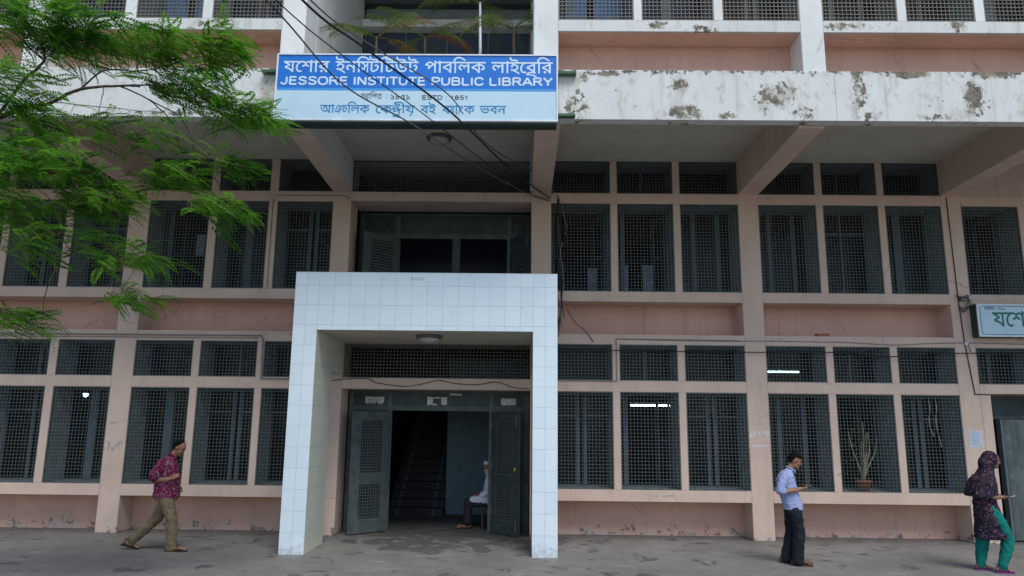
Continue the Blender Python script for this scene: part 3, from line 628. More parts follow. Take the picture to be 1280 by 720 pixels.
# ================================================================ PAPERS, LAMPS, BRICK, PLANT
def torn(x0,x1,z0,z1,y,seed,mat='paper',hole=False):
    r=random.Random(seed); n_=14; top=[];bot=[]
    for i in range(n_+1):
        t=i/n_; top.append((x0+(x1-x0)*t,z1-(r.random()*.012))); bot.append((x0+(x1-x0)*t,z0+r.random()*(z1-z0)*(.40 if seed%2 else .16)))
    vs=[(a,y,b) for a,b in top]+[(a,y,b) for a,b in bot]; vs+=[(a,y+.0015,b) for a,_,b in vs]; k=n_+1; fs=[]
    for i in range(n_):
        if hole and 3<i<10: continue
        fs+= [(i,k+i,k+i+1,i+1),(2*k+i,2*k+i+1,3*k+i+1,3*k+i)]
    m=MB().add(vs,fs)
    if hole: m.box(x0+(x1-x0)*.2,x0+(x1-x0)*.75,y,y+.0015,z1-.035,z1-.012); m.box(x0+.09,x0+.2,y,y+.0015,z0+.005,z0+.035)
    return m.mesh('poster',mat)
for (x0,x1,z0,z1,y,sd,h,lab) in [(-3.12,-2.74,2.455,2.62,.652,3,False,'torn printed paper notice at the left end above the green doors'),(-1.86,-1.46,2.45,2.63,.652,4,True,'ragged remains of a poster with its middle torn out above the doors'),
      (-1.40,-1.16,2.655,2.695,.60,6,False,'thin torn paper strip stuck high above the open doorway'),(-.36,-.06,2.46,2.61,.652,8,False,'faded grey paper notice at the right end above the doors'),(8.60,8.86,1.74,2.08,-.004,10,False,'pale blue notice pasted on the column beside the far right door')]:
    tag(link('poster',torn(x0,x1,z0,z1,y,sd,'blue_paper' if x0>5 else 'paper',h)),lab,'poster')
tx=MB()
for i in range(6): tx.box(-3.08+.0*i,-2.80-.03*(i%3),.6505,.6512,2.60-i*.018-.02,2.60-i*.018-.014)
tx.build('printed_lines','sign_letter_black',bpy.data.objects['poster'])
tx=MB()
for i in range(9): tx.box(8.63,8.83-.03*(i%2),-.0055,-.0048,2.04-i*.03,2.045-i*.03)
tx.build('printed_lines','sign_letter_blue',bpy.data.objects['poster.004'])
def dome(name,lab,x,y,z,r):
    t=thing(name,lab,'ceiling light',(x,y,z))
    MB().lathe(0,0,[(0,-.001),(r,-.001),(r*1.02,-.02),(r*.98,-.05),(r*.80,-.06),(0,-.06)],24).build('metal_ring','lamp_metal',t,True)
    MB().lathe(0,0,[(r*.80,-.058),(r*.74,-.09),(r*.55,-.125),(r*.28,-.145),(0,-.15)],24).build('glass_bowl','frosted_glass',t,True)
    for i in range(6):
        a=i*math.pi/3; MB().ell((r*.9*math.cos(a),r*.9*math.sin(a),-.06),(.012,.012,.012),6,5).build('knob','lamp_metal',t)
    return t
dome('dome_lamp','round dome lamp with dark metal ring under the canopy behind the name board',-1.555,-1.22,7.44,.235)
dome('dome_lamp','round dome lamp with dark metal ring inside the tiled portal',-1.62,-1.30,3.65,.235)
MB().tube(catmull([(-1.50,-1.2,3.56),(-1.44,-.9,3.50),(-1.38,-.4,3.42),(-1.36,.02,2.98)]),.005,5).build('lamp_wire','black_rubber',bpy.data.objects['dome_lamp.001']).location=(1.62,1.30,-3.65)
def tube_light(lab,x0,x1,y,z):
    t=thing('tube_light',lab,'tube light',((x0+x1)/2,y,z)); w=(x1-x0)/2
    MB().box(-w-.03,w+.03,-.03,.03,.02,.07).build('fitting','sign_frame',t); MB().tube([(-w,0,0),(w,0,0)],.017,8).build('tube','tube_glow',t,True)
    MB().tube([(-w*.7,0,.07),(-w*.7,0,.9)],.006,5).build('hanger','lamp_metal',t); MB().tube([(w*.7,0,.07),(w*.7,0,.9)],.006,5).build('hanger','lamp_metal',t)
tube_light('lit white tube light inside the middle ground floor window right of the portal',2.54,3.44,2.5,2.54)
tube_light('lit tube light seen through the small upper window above the standing man',5.66,6.40,2.5,3.33)
t=thing('ceiling_bulb','bright bulb glowing inside the second ground floor window from the left','ceiling light',(-9.95,2.5,2.66)); MB().ell((0,0,0),(.055,.055,.065),10,8).build('bulb','bulb_glow',t,True); MB().tube([(0,0,.06),(0,0,1.0)],.008,5).build('cord','lamp_metal',t)
t=thing('ceiling_bulb','small bulb glowing inside the far right doorway','ceiling light',(9.30,1.0,2.72)); MB().ell((0,0,0),(.03,.03,.03),8,6).build('bulb','bulb_glow',t,True); MB().tube([(0,0,.03),(0,0,.9)],.006,5).build('cord','lamp_metal',t)
br=thing('brick','single red clay brick lying on the pink ledge to the right','brick',(6.0,.14,3.86),R(6)); o=MB().box(-.125,.125,-.06,.06,.001,.065).build('brick_body','brick_clay',br); bevel(o,.008); MB().box(-.07,.07,-.0605,-.0600,.02,.045).build('brick_frog','brick_clay',br)
# potted plant behind the grille
pp=thing('potted_plant','bare branching plant in a clay pot behind a right ground floor window grille','plant',(6.66,.27,.903))
MB().lathe(0,0,[(0,0),(.10,0),(.135,.17),(.155,.17),(.155,.205),(.13,.205),(.125,.18),(0,.17)],18).build('pot','terracotta',pp,True)
rr=random.Random(5)
for i in range(8):
    a=rr.uniform(-.36,.36); h=rr.uniform(.35,1.0) if i else 1.15
    p=[(0,0,.16),(a*.25,rr.uniform(-.04,.04),.16+h*.3),(a*.9,rr.uniform(-.06,.06),.16+h*.65),(a*1.0,rr.uniform(-.06,.06),.16+h)]
    MB().tube(catmull(p,4),[.019-.0010*j for j in range(13)],5).build('stem','dry_stem',pp)
lf=MB()
for i in range(120):
    c=Vector((rr.gauss(0,.16),rr.uniform(-.10,.10),rr.gauss(.75,.25))); d=Vector((rr.uniform(-1,1),rr.uniform(-1,1),rr.uniform(-1,.3))).normalized()*.06; w=d.orthogonal().normalized()*.014
    lf.add([c,c+d*.5+w,c+d,c+d*.5-w],[(0,1,2,3)])
lf.build('foliage','palm_leaf',pp,kind='stuff')
for i,(x,h) in enumerate(((7.95,.75),(8.08,.95))):
    c=link('dry_creeper',MB().tube(catmull([(x,.10,2.70),(x+.03,.12,2.5),(x-.02,.10,2.2),(x+.05,.11,2.70-h)]),.010,5).mesh('dry_creeper','dry_stem')); tag(c,['longer','longest'][i] and ('dry brown stem hanging inside the grille of the rightmost large ground floor window, '+('left one' if i==0 else 'right one')),'dry stem')
# palms on the balcony above the name board
def frond(m,base,az,L,lift,droop,mw=.20):
    pts=[]; p=Vector(base); 
    for i in range(11):
        t=i/10; pts.append(p+Vector((math.cos(az),math.sin(az),0))*(L*t*(1-.15*t))+Vector((0,0,L*(lift*t-droop*t*t))))
    for i in range(2,11):
        for s in (-1,1):
            for q in (0,.5):
                j=min(i+q,10)/10; k=min(int(j*10),9); c=pts[k]+(pts[k+1]-pts[k])*(j*10-k); tn=(pts[k+1]-pts[k]).normalized()
                side=tn.cross(Vector((0,0,1))).normalized()*s; d=(side*.8+tn*.75+Vector((0,0,-.25))).normalized()*mw*(1.1-.65*abs(j-.45)*1.6); w=tn*.010
                m.add([c-w,c+w,c+d*.6+w*.9+Vector((0,0,-.01)),c+d,c+d*.6-w*.9+Vector((0,0,-.01))],[(0,1,2,3,4)])
    return pts
def palm(x,y,h,n_,label,dry=0,seed=1,L=1.0,potz=7.60):
    t=thing('potted_palm',label,'palm',(x,y,potz)); r=random.Random(seed)
    MB().lathe(0,0,[(0,0),(.15,0),(.20,.30),(.22,.30),(.22,.34),(.19,.34),(0,.32)],18).build('pot','terracotta',t,True)
    MB().tube([(0,0,.3),(.02,0,h*.5),(.0,0,h)],[.035,.028,.02],7).build('trunk','pale_pipe' if seed==3 else 'bark',t,True)
    for i in range(n_):
        m=MB(); az=2*math.pi*i/n_+r.uniform(-.4,.4); az=az if abs(math.sin(az))<.75 else az+(.85 if i%2 else -.85); p=frond(m,(0,0,h-.03),az,L*r.uniform(.8,1.15),r.uniform(.35,.95),r.uniform(.45,.9))
        m.tube(p,[.009-.0007*j for j in range(11)],4)
        m.build('frond','dry_palm_leaf' if i<dry else 'palm_leaf',t)
palm(-2.55,-2.55,1.15,9,'small potted palm with yellowing fronds at the left of the balcony above the name board',2,11,1.2)
palm(-1.75,-2.2,1.35,10,'potted palm with orange dried fronds in the middle of the balcony above the name board',3,12,1.25)
palm(-.75,-2.5,1.85,12,'tallest potted palm with broad green fronds over the right half of the balcony',0,3,1.35)
palm(-.15,-2.7,1.25,9,'dark potted palm at the right end of the balcony beside the white column',0,14,1.1)
# ================================================================ CABLES AND CONDUITS
def cable(name,lab,pts,r,cat='cable',mat='black_rubber',n=8,group=None):
    o=link(name,MB().tube(catmull(pts,n),r,5).mesh(name,mat)); return tag(o,lab,cat,group)
def sag(a,b,s,n=7):
    a,b=Vector(a),Vector(b); return [a.lerp(b,i/n)-Vector((0,0,4*s*(i/n)*(1-i/n))) for i in range(n+1)]
# four service cables that come down over the board to the column at its right
def service(a,mid,b,off=0):
    return [Vector(p) for p in (a,)+tuple(mid)+(b,)]
cable('overhead_cable','lowest thin twisted cable crossing the left part of the name board down to the column',[(-3.75,-9.6,6.95),(-2.806,-7,6.664),(-2.32,-5.5,6.42),(-1.58,-4.3,6.38),(-.75,-2.2,6.50),(.16,-.3,6.62),(.60,-.05,6.56)],.011,mat='twisted_cable')
cable('overhead_cable','thin dark cable just above the lowest one over the name board',[(-3.62,-9.6,6.95),(-2.718,-7,6.68),(-2.24,-5.5,6.74),(-1.432,-4.2,6.58),(-.717,-2.2,6.66),(.145,-.3,6.67),(.58,-.05,6.60)],.008)
cable('overhead_cable','thick black cable running over the middle of the name board',[(-3.25,-9.6,6.95),(-2.445,-7,6.70),(-2.02,-5.6,6.86),(-1.092,-4.1,6.70),(-.367,-2.2,6.64),(.334,-.4,6.68),(.60,-.04,6.64)],.015)
cable('overhead_cable','topmost cable crossing the name board and running down its right half',[(-3.15,-9.6,6.98),(-2.375,-7,6.72),(-1.91,-5.4,6.96),(-1.089,-4.2,6.90),(-.571,-2.4,6.82),(.50,-.4,6.90),(.66,-.04,6.70)],.010,mat='twisted_cable')
# bundle of loose wires hanging down the wall at the right of the portal
rr=random.Random(9)
for i,l in enumerate(['leftmost and straightest wire of the bundle hanging right of the portal','wavy wire twisting through the bundle right of the portal','thick black wire in the middle of the bundle right of the portal','loose looping wire of the bundle right of the portal','rightmost thin wire of the bundle hanging right of the portal']):
    p=[]; zz=6.70-.05*i; k=0
    while zz>3.62+.1*i:
        p.append((.74+.03*i+.035*math.sin(k*1.3+i*2)+rr.uniform(-.02,.02)+(.10 if 1<k<4 else 0)*(i/4),-.03-.012*i-rr.uniform(0,.02),zz)); zz-=.26; k+=1
    cable('hanging_wire',l,p,[.010,.009,.016,.009,.008][i],'wire',['black_rubber','twisted_cable','black_rubber','grey_conduit','black_rubber'][i],5,'wires hanging right of the portal')
cable('hanging_wire','short loose wire drooping from the bundle across the pink ledge to the right',[(.93,-.05,4.35),(1.08,-.05,4.10),(1.32,-.04,3.88),(1.45,-.03,3.70)],.008,'wire')
cable('wall_cable','long black cable sagging across the small ground floor windows right of the portal',[(.72,-.06,3.56),(1.835,-.09,3.535),(3.2,-.09,3.525),(4.365,-.07,3.525),(5.5,-.09,3.535),(6.376,-.09,3.53),(6.9,-.09,3.47),(7.452,-.09,3.475),(8.1,-.09,3.53),(8.768,-.07,3.55),(10.5,-.09,3.585),(12.8,-.08,3.58)],.010)
cable('wall_cable','reddish thin cable along the ledge above the small windows at the right',[(1.93,-.012,3.762),(3.93,-.014,3.742),(4.9,-.012,3.752),(6.4,-.014,3.74),(7.3,-.02,3.70),(8.0,-.014,3.735),(8.70,-.02,3.755),(10,-.02,3.74),(12.6,-.014,3.735)],.007,mat='grey_conduit')
def conduit(lab,pts,r=.014,mat='grey_conduit'):
    m=MB()
    for a,b in zip(pts[:-1],pts[1:]): m.tube([a,b],r,6)
    for q in pts: m.ell(q,(r*1.15,)*3,8,6)
    o=link('wall_conduit',m.mesh('wall_conduit',mat)); return tag(o,lab,'conduit')
conduit('thin conduit turning a corner around the first small window right of the portal',[(.70,-.016,2.945),(1.90,-.016,2.945),(1.90,-.016,3.77),(4.30,-.016,3.755)],.009)
conduit('dark conduit pipe along the ledge on the left with a drop beside the portal',[(-12,-.02,3.765),(-5.10,-.02,3.765),(-5.06,-.02,3.70),(-5.04,-.02,2.93),(-3.9,-.02,2.915)],.014)
conduit('second thinner conduit just under the dark one along the left ledge',[(-12,-.014,3.715),(-5.16,-.014,3.715)],.009)
conduit('thin black line running down the right column beside the long sign',[(8.63,-.012,6.70),(8.66,-.012,4.66),(8.70,-.012,3.76),(8.80,-.012,2.76),(12.0,-.012,2.775)],.009,'black_rubber')
conduit('short conduit running from the portal column over the upper left windows',[(-5.06,-.012,6.58),(-5.06,-.012,4.72)],.008)
conduit('thin conduit along the beam over the first floor window left of the portal',[(-5.02,-.012,6.655),(-3.62,-.012,6.655),(-3.50,-.012,6.60)],.008)
conduit('pale thin pipe hanging below the canopy beside the pink beam',[(.196,-.5,7.43),(.196,-.5,6.64)],.016,'pale_pipe')
cable('door_cable','thin black wire drooping in swags along the pink beam over the entrance doors',[(-3.72,-.03,2.88),(-3.40,-.03,2.93),(-2.95,-.03,2.94),(-2.75,-.04,2.86),(-2.2,-.05,2.80),(-1.8,-.04,2.87),(-1.55,-.03,2.92),(-1.2,-.05,2.86),(-.8,-.05,2.85),(-.45,-.03,2.90),(-.1,-.05,2.80),(.2,-.04,2.78)],.007,'wire')
# junction of wires and clamp on the right column
jb=thing('cable_junction','tangle of wires around a clamp on the right column above the pale sign','cable junction',(8.72,-.03,4.60))
MB().box(-.05,.07,-.06,.025,-.02,.05).build('clamp','lamp_metal',jb); MB().tube([(.06,-.02,.02),(.17,-.03,.05)],.03,7).build('insulator','pale_pipe',jb,True)
for i in range(5):
    MB().tube(catmull([(-.15+.03*i,-.02,.10-.03*i),(-.02,-.05-.01*i,.05),(.10,-.06,.0+.02*i),(.14-.04*i,-.05,-.12-.03*i),(-.04,-.04,-.16-.02*i),(-.10,-.03,-.05)],5),.006,5).build('loop_wire','black_rubber' if i%2 else 'twisted_cable',jb)
jb=thing('cable_junction','small round junction box where the thin wires cross under the pale sign','cable junction',(8.73,-.02,3.74)); MB().ell((0,0,0),(.045,.02,.045),10,8).build('box_cover','pale_pipe',jb,True); MB().tube([(.02,-.01,0),(.06,-.02,-.16)],.008,5).build('loop_wire','black_rubber',jb)
# lettering mark left in faded paint on two columns
def faded(lab,x0,x1,z0,z1,mat,seed):
    r=random.Random(seed); m=MB(); xx=x0
    while xx<x1-.03:
        w=r.uniform(.03,.06); p=[(xx+r.uniform(0,w),0,r.uniform(z0,z1)) for _ in range(4)]; m.tube(catmull(p,3),.006,5,.15,ax=(0,1,0)); xx+=w
    return m
o=faded('',4.44,4.80,1.90,2.02,'x',3).build('faded_paint_mark','sign_frame',B); o.location.y=-.0015
o=faded('',4.44,4.78,1.72,1.76,'x',5).build('faded_paint_mark','sign_frame',B); o.location.y=-.0015
o=faded('',-7.93,-7.66,1.50,1.72,'x',8).build('faded_paint_mark','reveal_paint',B); o.location.y=-.0009
# ================================================================ PEOPLE
def organic(mb,name,mat,parent,voxel=.009,smooth=2,disp=0,dscale=.12,keep=None):
    o=mb.build(name,mat,parent,True)
    m=o.modifiers.new('join','REMESH'); m.mode='VOXEL'; m.voxel_size=voxel; m.use_smooth_shade=True
    if disp:
        t=bpy.data.textures.new(name,'CLOUDS'); t.noise_scale=dscale; t.noise_depth=3
        d=o.modifiers.new('folds','DISPLACE'); d.texture=t; d.strength=disp; d.mid_level=.5; d.texture_coords='LOCAL'
    s=o.modifiers.new('soften','SMOOTH'); s.iterations=smooth; s.factor=.5
    return o
def rings(m,rs,k=22):
    """closed body of stacked level ellipses (cx,cy,z,rx,ry)"""
    vs=[]; fs=[]
    for cx,cy,z,rx,ry in rs:
        for j in range(k):
            a=2*math.pi*j/k; ca,sa=math.cos(a),math.sin(a); q=.85
            vs.append((cx+rx*math.copysign(abs(ca)**q,ca),cy+ry*math.copysign(abs(sa)**q,sa),z))
    n_=len(rs)
    for i in range(n_-1):
        for j in range(k): fs.append((i*k+j,i*k+(j+1)%k,(i+1)*k+(j+1)%k,(i+1)*k+j))
    fs.append(tuple(range(k-1,-1,-1))); fs.append(tuple((n_-1)*k+j for j in range(k)))
    m.add(vs,fs)
def limb(m,pts,rs,k=12,flat=1.0):
    pts=[Vector(p) for p in pts]; q=[];r2=[]
    for i in range(len(pts)-1):
        for t in (0,.33,.66): q.append(pts[i].lerp(pts[i+1],t)); r2.append(rs[i]*(1-t)+rs[i+1]*t)
    q.append(pts[-1]); r2.append(rs[-1]); m.tube(q,r2,k,flat)
    for p,r in ((pts[0],rs[0]),(pts[-1],rs[-1])): m.ell(p,(r*.98,)*3,10,7)
    for p,r in zip(pts[1:-1],rs[1:-1]): m.ell(p,(r*1.02,)*3,10,7)
def hand(m,wrist,d,nrm,thumb,curl=.7,s=1.0):
    """palm, four unequal bent fingers and a thumb off the side; d = pointing direction, nrm = palm side, thumb = side of the thumb"""
    w=Vector(wrist); d=Vector(d).normalized(); nrm=Vector(nrm); nrm=(nrm-d*nrm.dot(d)).normalized(); t=Vector(thumb); t=(t-d*t.dot(d)-nrm*t.dot(nrm)).normalized()
    rot=Matrix((d,t,nrm)).transposed()
    m.ell(w+d*.045*s,(.052*s,.040*s,.017*s),12,8,rot); m.ell(w+d*.005*s,(.03*s,.026*s,.022*s),10,7,rot)
    for i,(off,L) in enumerate(((.029,.072),(.010,.080),(-.010,.074),(-.028,.058))):
        b=w+d*.082*s+t*off*s; c=b+(d*math.cos(curl*.5)+nrm*math.sin(curl*.5))*L*.5*s; e=c+(d*math.cos(curl*1.5)+nrm*math.sin(curl*1.5))*L*.5*s
        limb(m,[b-d*.02,b,c,e],[.0095*s,.0092*s,.0085*s,.007*s],8)
    b=w+d*.022*s+t*.034*s; c=b+(d*.6+t*.55+nrm*.35).normalized()*.04*s; e=c+(d*.9-t*.05+nrm*.5).normalized()*.032*s
    limb(m,[w+d*.01,b,c,e],[.014*s,.0125*s,.010*s,.008*s],8)
def headparts(m,c,tilt,s=1.0,yaw=0):
    Rm=Euler((0,0,yaw)).to_matrix()@Euler((0,tilt,0)).to_matrix(); c=Vector(c)
    def E(p,r,k=16,n_=11): m.ell(c+Rm@(Vector(p)*s),[x*s for x in r],k,n_,Rm)
    E((0,0,.03),(.098,.076,.098)); E((.030,0,-.055),(.062,.054,.066)); E((.055,0,-.01),(.045,.052,.06)); E((.100,0,-.012),(.020,.012,.026)); E((.108,0,-.024),(.013,.017,.010)); E((.082,0,.036),(.018,.050,.011))
    E((.089,0,-.056),(.012,.024,.006)); E((.086,0,-.068),(.012,.020,.007)); E((.074,0,-.098),(.020,.024,.018))
    for sd in (-1,1): E((-.006,sd*.078,-.004),(.019,.010,.032)); E((.066,sd*.040,-.026),(.022,.018,.022))
    return c,Rm,s
def eyes(par,c,Rm,s):
    for sd in (-1,1):
        p=c+Rm@(Vector((.0905,sd*.030,.010))*s); MB().ell(p,(.010*s,.011*s,.0065*s),8,6,Rm).build('eye','eye_dark',par,True)
        p=c+Rm@(Vector((.0975,sd*.031,.031))*s); MB().ell(p,(.006*s,.021*s,.004*s),8,6,Rm).build('eyebrow','hair_black',par,True)
def hairshell(par,c,Rm,s,cut,mat='hair_black',grow=1.05,name='hair'):
    m=MB(); k,n_=28,20; keep={}; 
    for i in range(n_+1):
        for j in range(k):
            th=math.pi*i/n_; a=2*math.pi*j/k; wob=1+.012*math.sin(7*a+3*i)
            v=Vector((.100*math.sin(th)*math.cos(a)*grow*wob-.005,.079*math.sin(th)*math.sin(a)*grow*wob,.100*math.cos(th)*grow+.030))
            keep[(i,j)]=(cut(v),c+Rm@(v*s))
    for i in range(n_):
        for j in range(k):
            q=[keep[(i,j)],keep[(i+1,j)],keep[(i+1,(j+1)%k)],keep[(i,(j+1)%k)]]
            if all(x[0] for x in q): m.add([x[1] for x in q],[(0,1,2,3)])
    o=m.build(name,mat,par,True); sd=o.modifiers.new('thick','SOLIDIFY'); sd.thickness=.012; sd.offset=-1; return o
def foot(m,heel,toe,up=.05,w=.042):
    h=Vector(heel);t=Vector(toe); mid=h.lerp(t,.45); 
    limb(m,[h+Vector((0,0,.034)),mid+Vector((0,0,.034)),t+Vector((0,0,.018))],[.034,.036,.020],10)
    for q,(o_,L) in enumerate(((-.024,.0),(-.008,.014),(.008,.012),(.022,.004))): 
        d=(t-h).normalized(); limb(m,[t-d*.03+Vector((0,o_,.014)),t+d*(.012+L)+Vector((0,o_,.010))],[.012,.009],8)
def sandal(name,par,heel,toe,mat,strap=True,closed=False):
    h=Vector(heel);t=Vector(toe);d=(t-h).normalized(); side=d.cross(Vector((0,0,1))).normalized(); n_=Vector((0,0,1)); n_=side.cross(d)*-1 if side.cross(d).z<0 else side.cross(d)
    prof=[(-.03,.030),(.02,.038),(.35,.036),(.62,.046),(.85,.044),(1.06,.026),(1.12,.008)]; L=(t-h).length
    m=MB(); top=[];bot=[]
    loop=[(u,w) for u,w in prof]+[(u,-w) for u,w in reversed(prof)]
    vs=[h+d*(u*L)+side*w-n_*.002 for u,w in loop]+[h+d*(u*L)+side*w-n_*.022 for u,w in loop]; k=len(loop)
    m.add(vs,[tuple(range(k)),tuple(range(2*k-1,k-1,-1))]+[(i,k+i,k+(i+1)%k,(i+1)%k) for i in range(k)])
    o=m.build(name,mat,par)
    if closed:
        mm=MB(); limb(mm,[h+n_*.035,h.lerp(t,.5)+n_*.042,t+n_*.022],[.044,.043,.033]); organic(mm,'shoe_upper',mat,o,.008,2)
    elif strap:
        for (u0,u1,hh) in ((.45,.75,.075),(.10,.22,.088)):
            a=h+d*(u0*L); b=h+d*(u1*L); mm=MB(); mm.tube(catmull([b+side*.043,b.lerp(a,.5)+side*.030+n_*hh*.85,a+n_*hh,b.lerp(a,.5)-side*.030+n_*hh*.85,b-side*.043],5),.009,6,.5); mm.build('strap',mat,o,True)
    return o
def person(label,loc,rz): return thing('person',label,'person',loc,rz)
# --- man in magenta floral shirt, striding right with his head bowed
p1_=person('walking man in magenta floral shirt and khaki trousers at the left, looking down',(-5.9,-1.75,0),0)
b=MB(); c,Rm,s=headparts(b,(.172,0,1.655),R(32),1.02)
limb(b,[(.06,0,1.47),(.12,0,1.58)],[.058,.055]); rings(b,[(.03,0,.90,.12,.15),(.02,0,1.1,.13,.15),(.01,0,1.3,.14,.17),(.02,0,1.42,.11,.17),(.05,0,1.49,.07,.08)])
limb(b,[(-.02,-.18,1.42),(-.10,-.235,1.15),(.10,-.19,1.145),(.175,-.165,1.165)],[.055,.043,.038,.029]); hand(b,(.175,-.165,1.165),(.75,.25,.5),(.2,1,-.1),(-.3,.2,1),1.1)
limb(b,[(-.02,.18,1.42),(-.04,.235,1.16),(.12,.17,1.04),(.185,.13,1.0)],[.055,.043,.036,.027]); hand(b,(.185,.13,1.0),(.7,-.5,-.3),(-.2,-.5,-.3),(.3,.2,1),.9)
limb(b,[(.05,-.09,.88),(.20,-.09,.50),(.225,-.09,.08)],[.08,.055,.036]); limb(b,[(.02,.09,.86),(-.13,.09,.50),(-.53,.09,.13)],[.08,.055,.036])
foot(b,(.19,-.09,.025),(.47,-.09,.025)); foot(b,(-.63,.09,.075),(-.40,.09,.02))
organic(b,'body','skin_brown',p1_,.0075,2); eyes(p1_,c,Rm,s)
hairshell(p1_,c,Rm,s,lambda v: v.z>-.055+max(0,v.x+.03)*1.5 and v.x<.012+.25*(v.z-.03))
m=MB(); rings(m,[(.035,0,.845,.205,.195),(.035,0,.90,.20,.195),(.03,0,1.0,.198,.19),(.02,0,1.15,.19,.195),(.0,0,1.30,.178,.205),(.005,0,1.40,.155,.20),(.03,0,1.47,.115,.13),(.062,0,1.515,.072,.078),(.075,0,1.535,.066,.066)])
limb(m,[(-.01,-.165,1.41),(-.045,-.215,1.29),(-.085,-.235,1.20)],[.082,.088,.092]); limb(m,[(-.01,.165,1.41),(-.02,.215,1.29),(-.035,.235,1.21)],[.082,.088,.088])
organic(m,'shirt','magenta_floral_cotton',p1_,.010,1,.032,.06)
m=MB(); m.tube(catmull([(.13,.055,1.515),(.145,0,1.485),(.13,-.055,1.515),(.05,-.072,1.55),(.01,0,1.565),(.05,.072,1.55),(.13,.055,1.515)],4),.016,6); m.build('collar','magenta_floral_cotton',p1_,True)
m=MB(); rings(m,[(.04,0,.80,.165,.175),(.035,0,.90,.16,.17),(.035,0,.98,.15,.165)]); limb(m,[(.07,-.085,.84),(.205,-.09,.50),(.215,-.09,.30),(.225,-.09,.075)],[.118,.092,.088,.090]); limb(m,[(.02,.085,.84),(-.13,.09,.50),(-.34,.09,.30),(-.495,.09,.165)],[.118,.092,.085,.088])
organic(m,'trousers','khaki_cotton',p1_,.010,1,.034,.065)
sandal('sandal',p1_,(.16,-.09,.024),(.47,-.09,.024),'black_leather'); sandal('sandal',p1_,(-.67,.09,.085),(-.40,.09,.024),'black_leather')
# --- man in pale blue shirt, standing with a phone
p2_=person('standing man in pale blue shirt and dark trousers looking down at a phone',(4.35,-2.28,0),R(-14))
b=MB(); c,Rm,s=headparts(b,(.062,0,1.585),R(22),1.0,R(-6))
limb(b,[(-.04,0,1.41),(.01,0,1.51)],[.055,.052]); rings(b,[(-.02,0,.86,.10,.12),(-.05,0,1.1,.10,.12),(-.09,0,1.26,.10,.12),(-.07,0,1.33,.08,.12),(-.04,0,1.40,.05,.06)])
limb(b,[(-.13,-.165,1.335),(-.205,-.225,1.11),(.02,-.19,1.14),(.115,-.13,1.165)],[.05,.042,.036,.026]); hand(b,(.115,-.13,1.165),(.85,.5,.05),(.1,.3,1),(-.3,.9,.2),1.0,.95)
limb(b,[(-.10,.18,1.36),(-.12,.225,1.11),(.06,.13,1.11),(.13,.06,1.14)],[.05,.042,.036,.026]); hand(b,(.13,.06,1.14),(.85,-.35,.2),(0,-.2,1),(.1,-.9,.3),.9,.95)
limb(b,[(0,-.09,.85),(.05,-.09,.50),(.02,-.09,.08)],[.075,.052,.036]); limb(b,[(-.04,.09,.85),(-.04,.09,.48),(-.14,.09,.08)],[.075,.052,.036])
foot(b,(-.03,-.09,.022),(.19,-.10,.022)); foot(b,(-.19,.09,.022),(.02,.10,.022))
organic(b,'body','skin_brown',p2_,.0075,2); eyes(p2_,c,Rm,s)
hairshell(p2_,c,Rm,s,lambda v: v.z>-.055+min(1,max(0,(v.x+.035)/.05))*.108,grow=1.11)
m=MB(); rings(m,[(-.0,0,.835,.150,.165),(-.01,0,.90,.150,.168),(-.04,0,1.02,.146,.168),(-.07,0,1.15,.148,.175),(-.09,0,1.28,.143,.19),(-.085,0,1.35,.122,.185),(-.06,0,1.41,.085,.11),(-.035,0,1.45,.062,.066),(-.025,0,1.465,.058,.060)])
limb(m,[(-.12,-.165,1.35),(-.175,-.215,1.22),(-.205,-.23,1.13),(-.15,-.222,1.125)],[.078,.066,.062,.054]); limb(m,[(-.10,.17,1.355),(-.12,.215,1.22),(-.125,.23,1.13),(-.07,.20,1.12)],[.070,.062,.060,.054])
organic(m,'shirt','blue_shirt',p2_,.010,1,.026,.055)
m=MB(); m.tube(catmull([(.045,.045,1.43),(.06,0,1.395),(.045,-.045,1.43),(-.03,-.066,1.475),(-.075,0,1.49),(-.03,.066,1.475),(.045,.045,1.43)],4),.013,6); m.build('collar','blue_shirt',p2_,True)
m=MB(); m.box(.105,.115,-.115,-.045,1.20,1.27); m.build('chest_pocket','blue_shirt',p2_).location=(-.075,-.01,.02)
m=MB(); rings(m,[(-.01,0,.78,.125,.155),(-.0,0,.86,.125,.155),(-.01,0,.94,.115,.15)]); limb(m,[(.01,-.085,.82),(.055,-.09,.50),(.03,-.09,.28),(.015,-.09,.07)],[.108,.092,.09,.095]); limb(m,[(-.03,.085,.82),(-.04,.09,.48),(-.09,.09,.28),(-.135,.09,.07)],[.108,.09,.088,.092])
organic(m,'trousers','dark_denim',p2_,.010,1,.028,.065)
sandal('shoe',p2_,(-.05,-.09,.024),(.20,-.10,.024),'brown_leather',closed=True); sandal('shoe',p2_,(-.21,.09,.024),(.03,.10,.024),'brown_leather',closed=True)
def on(par,x,y,z):
    return Matrix.Translation(par.location)@par.rotation_euler.to_matrix().to_4x4()@Vector((x,y,z))
ph=tag(MB().box(-.07,.07,-.034,.034,-.0045,.0045).build('mobile_phone','phone_black'),'black mobile phone held by the standing man in the blue shirt','phone'); bevel(ph,.003); ph.location=on(p2_,.235,-.055,1.19); ph.rotation_euler=(R(8),R(-22),R(-14)); MB().box(-.06,.06,-.030,.030,.0046,.005).build('screen','window_glass' if False else 'interior_paint',ph)
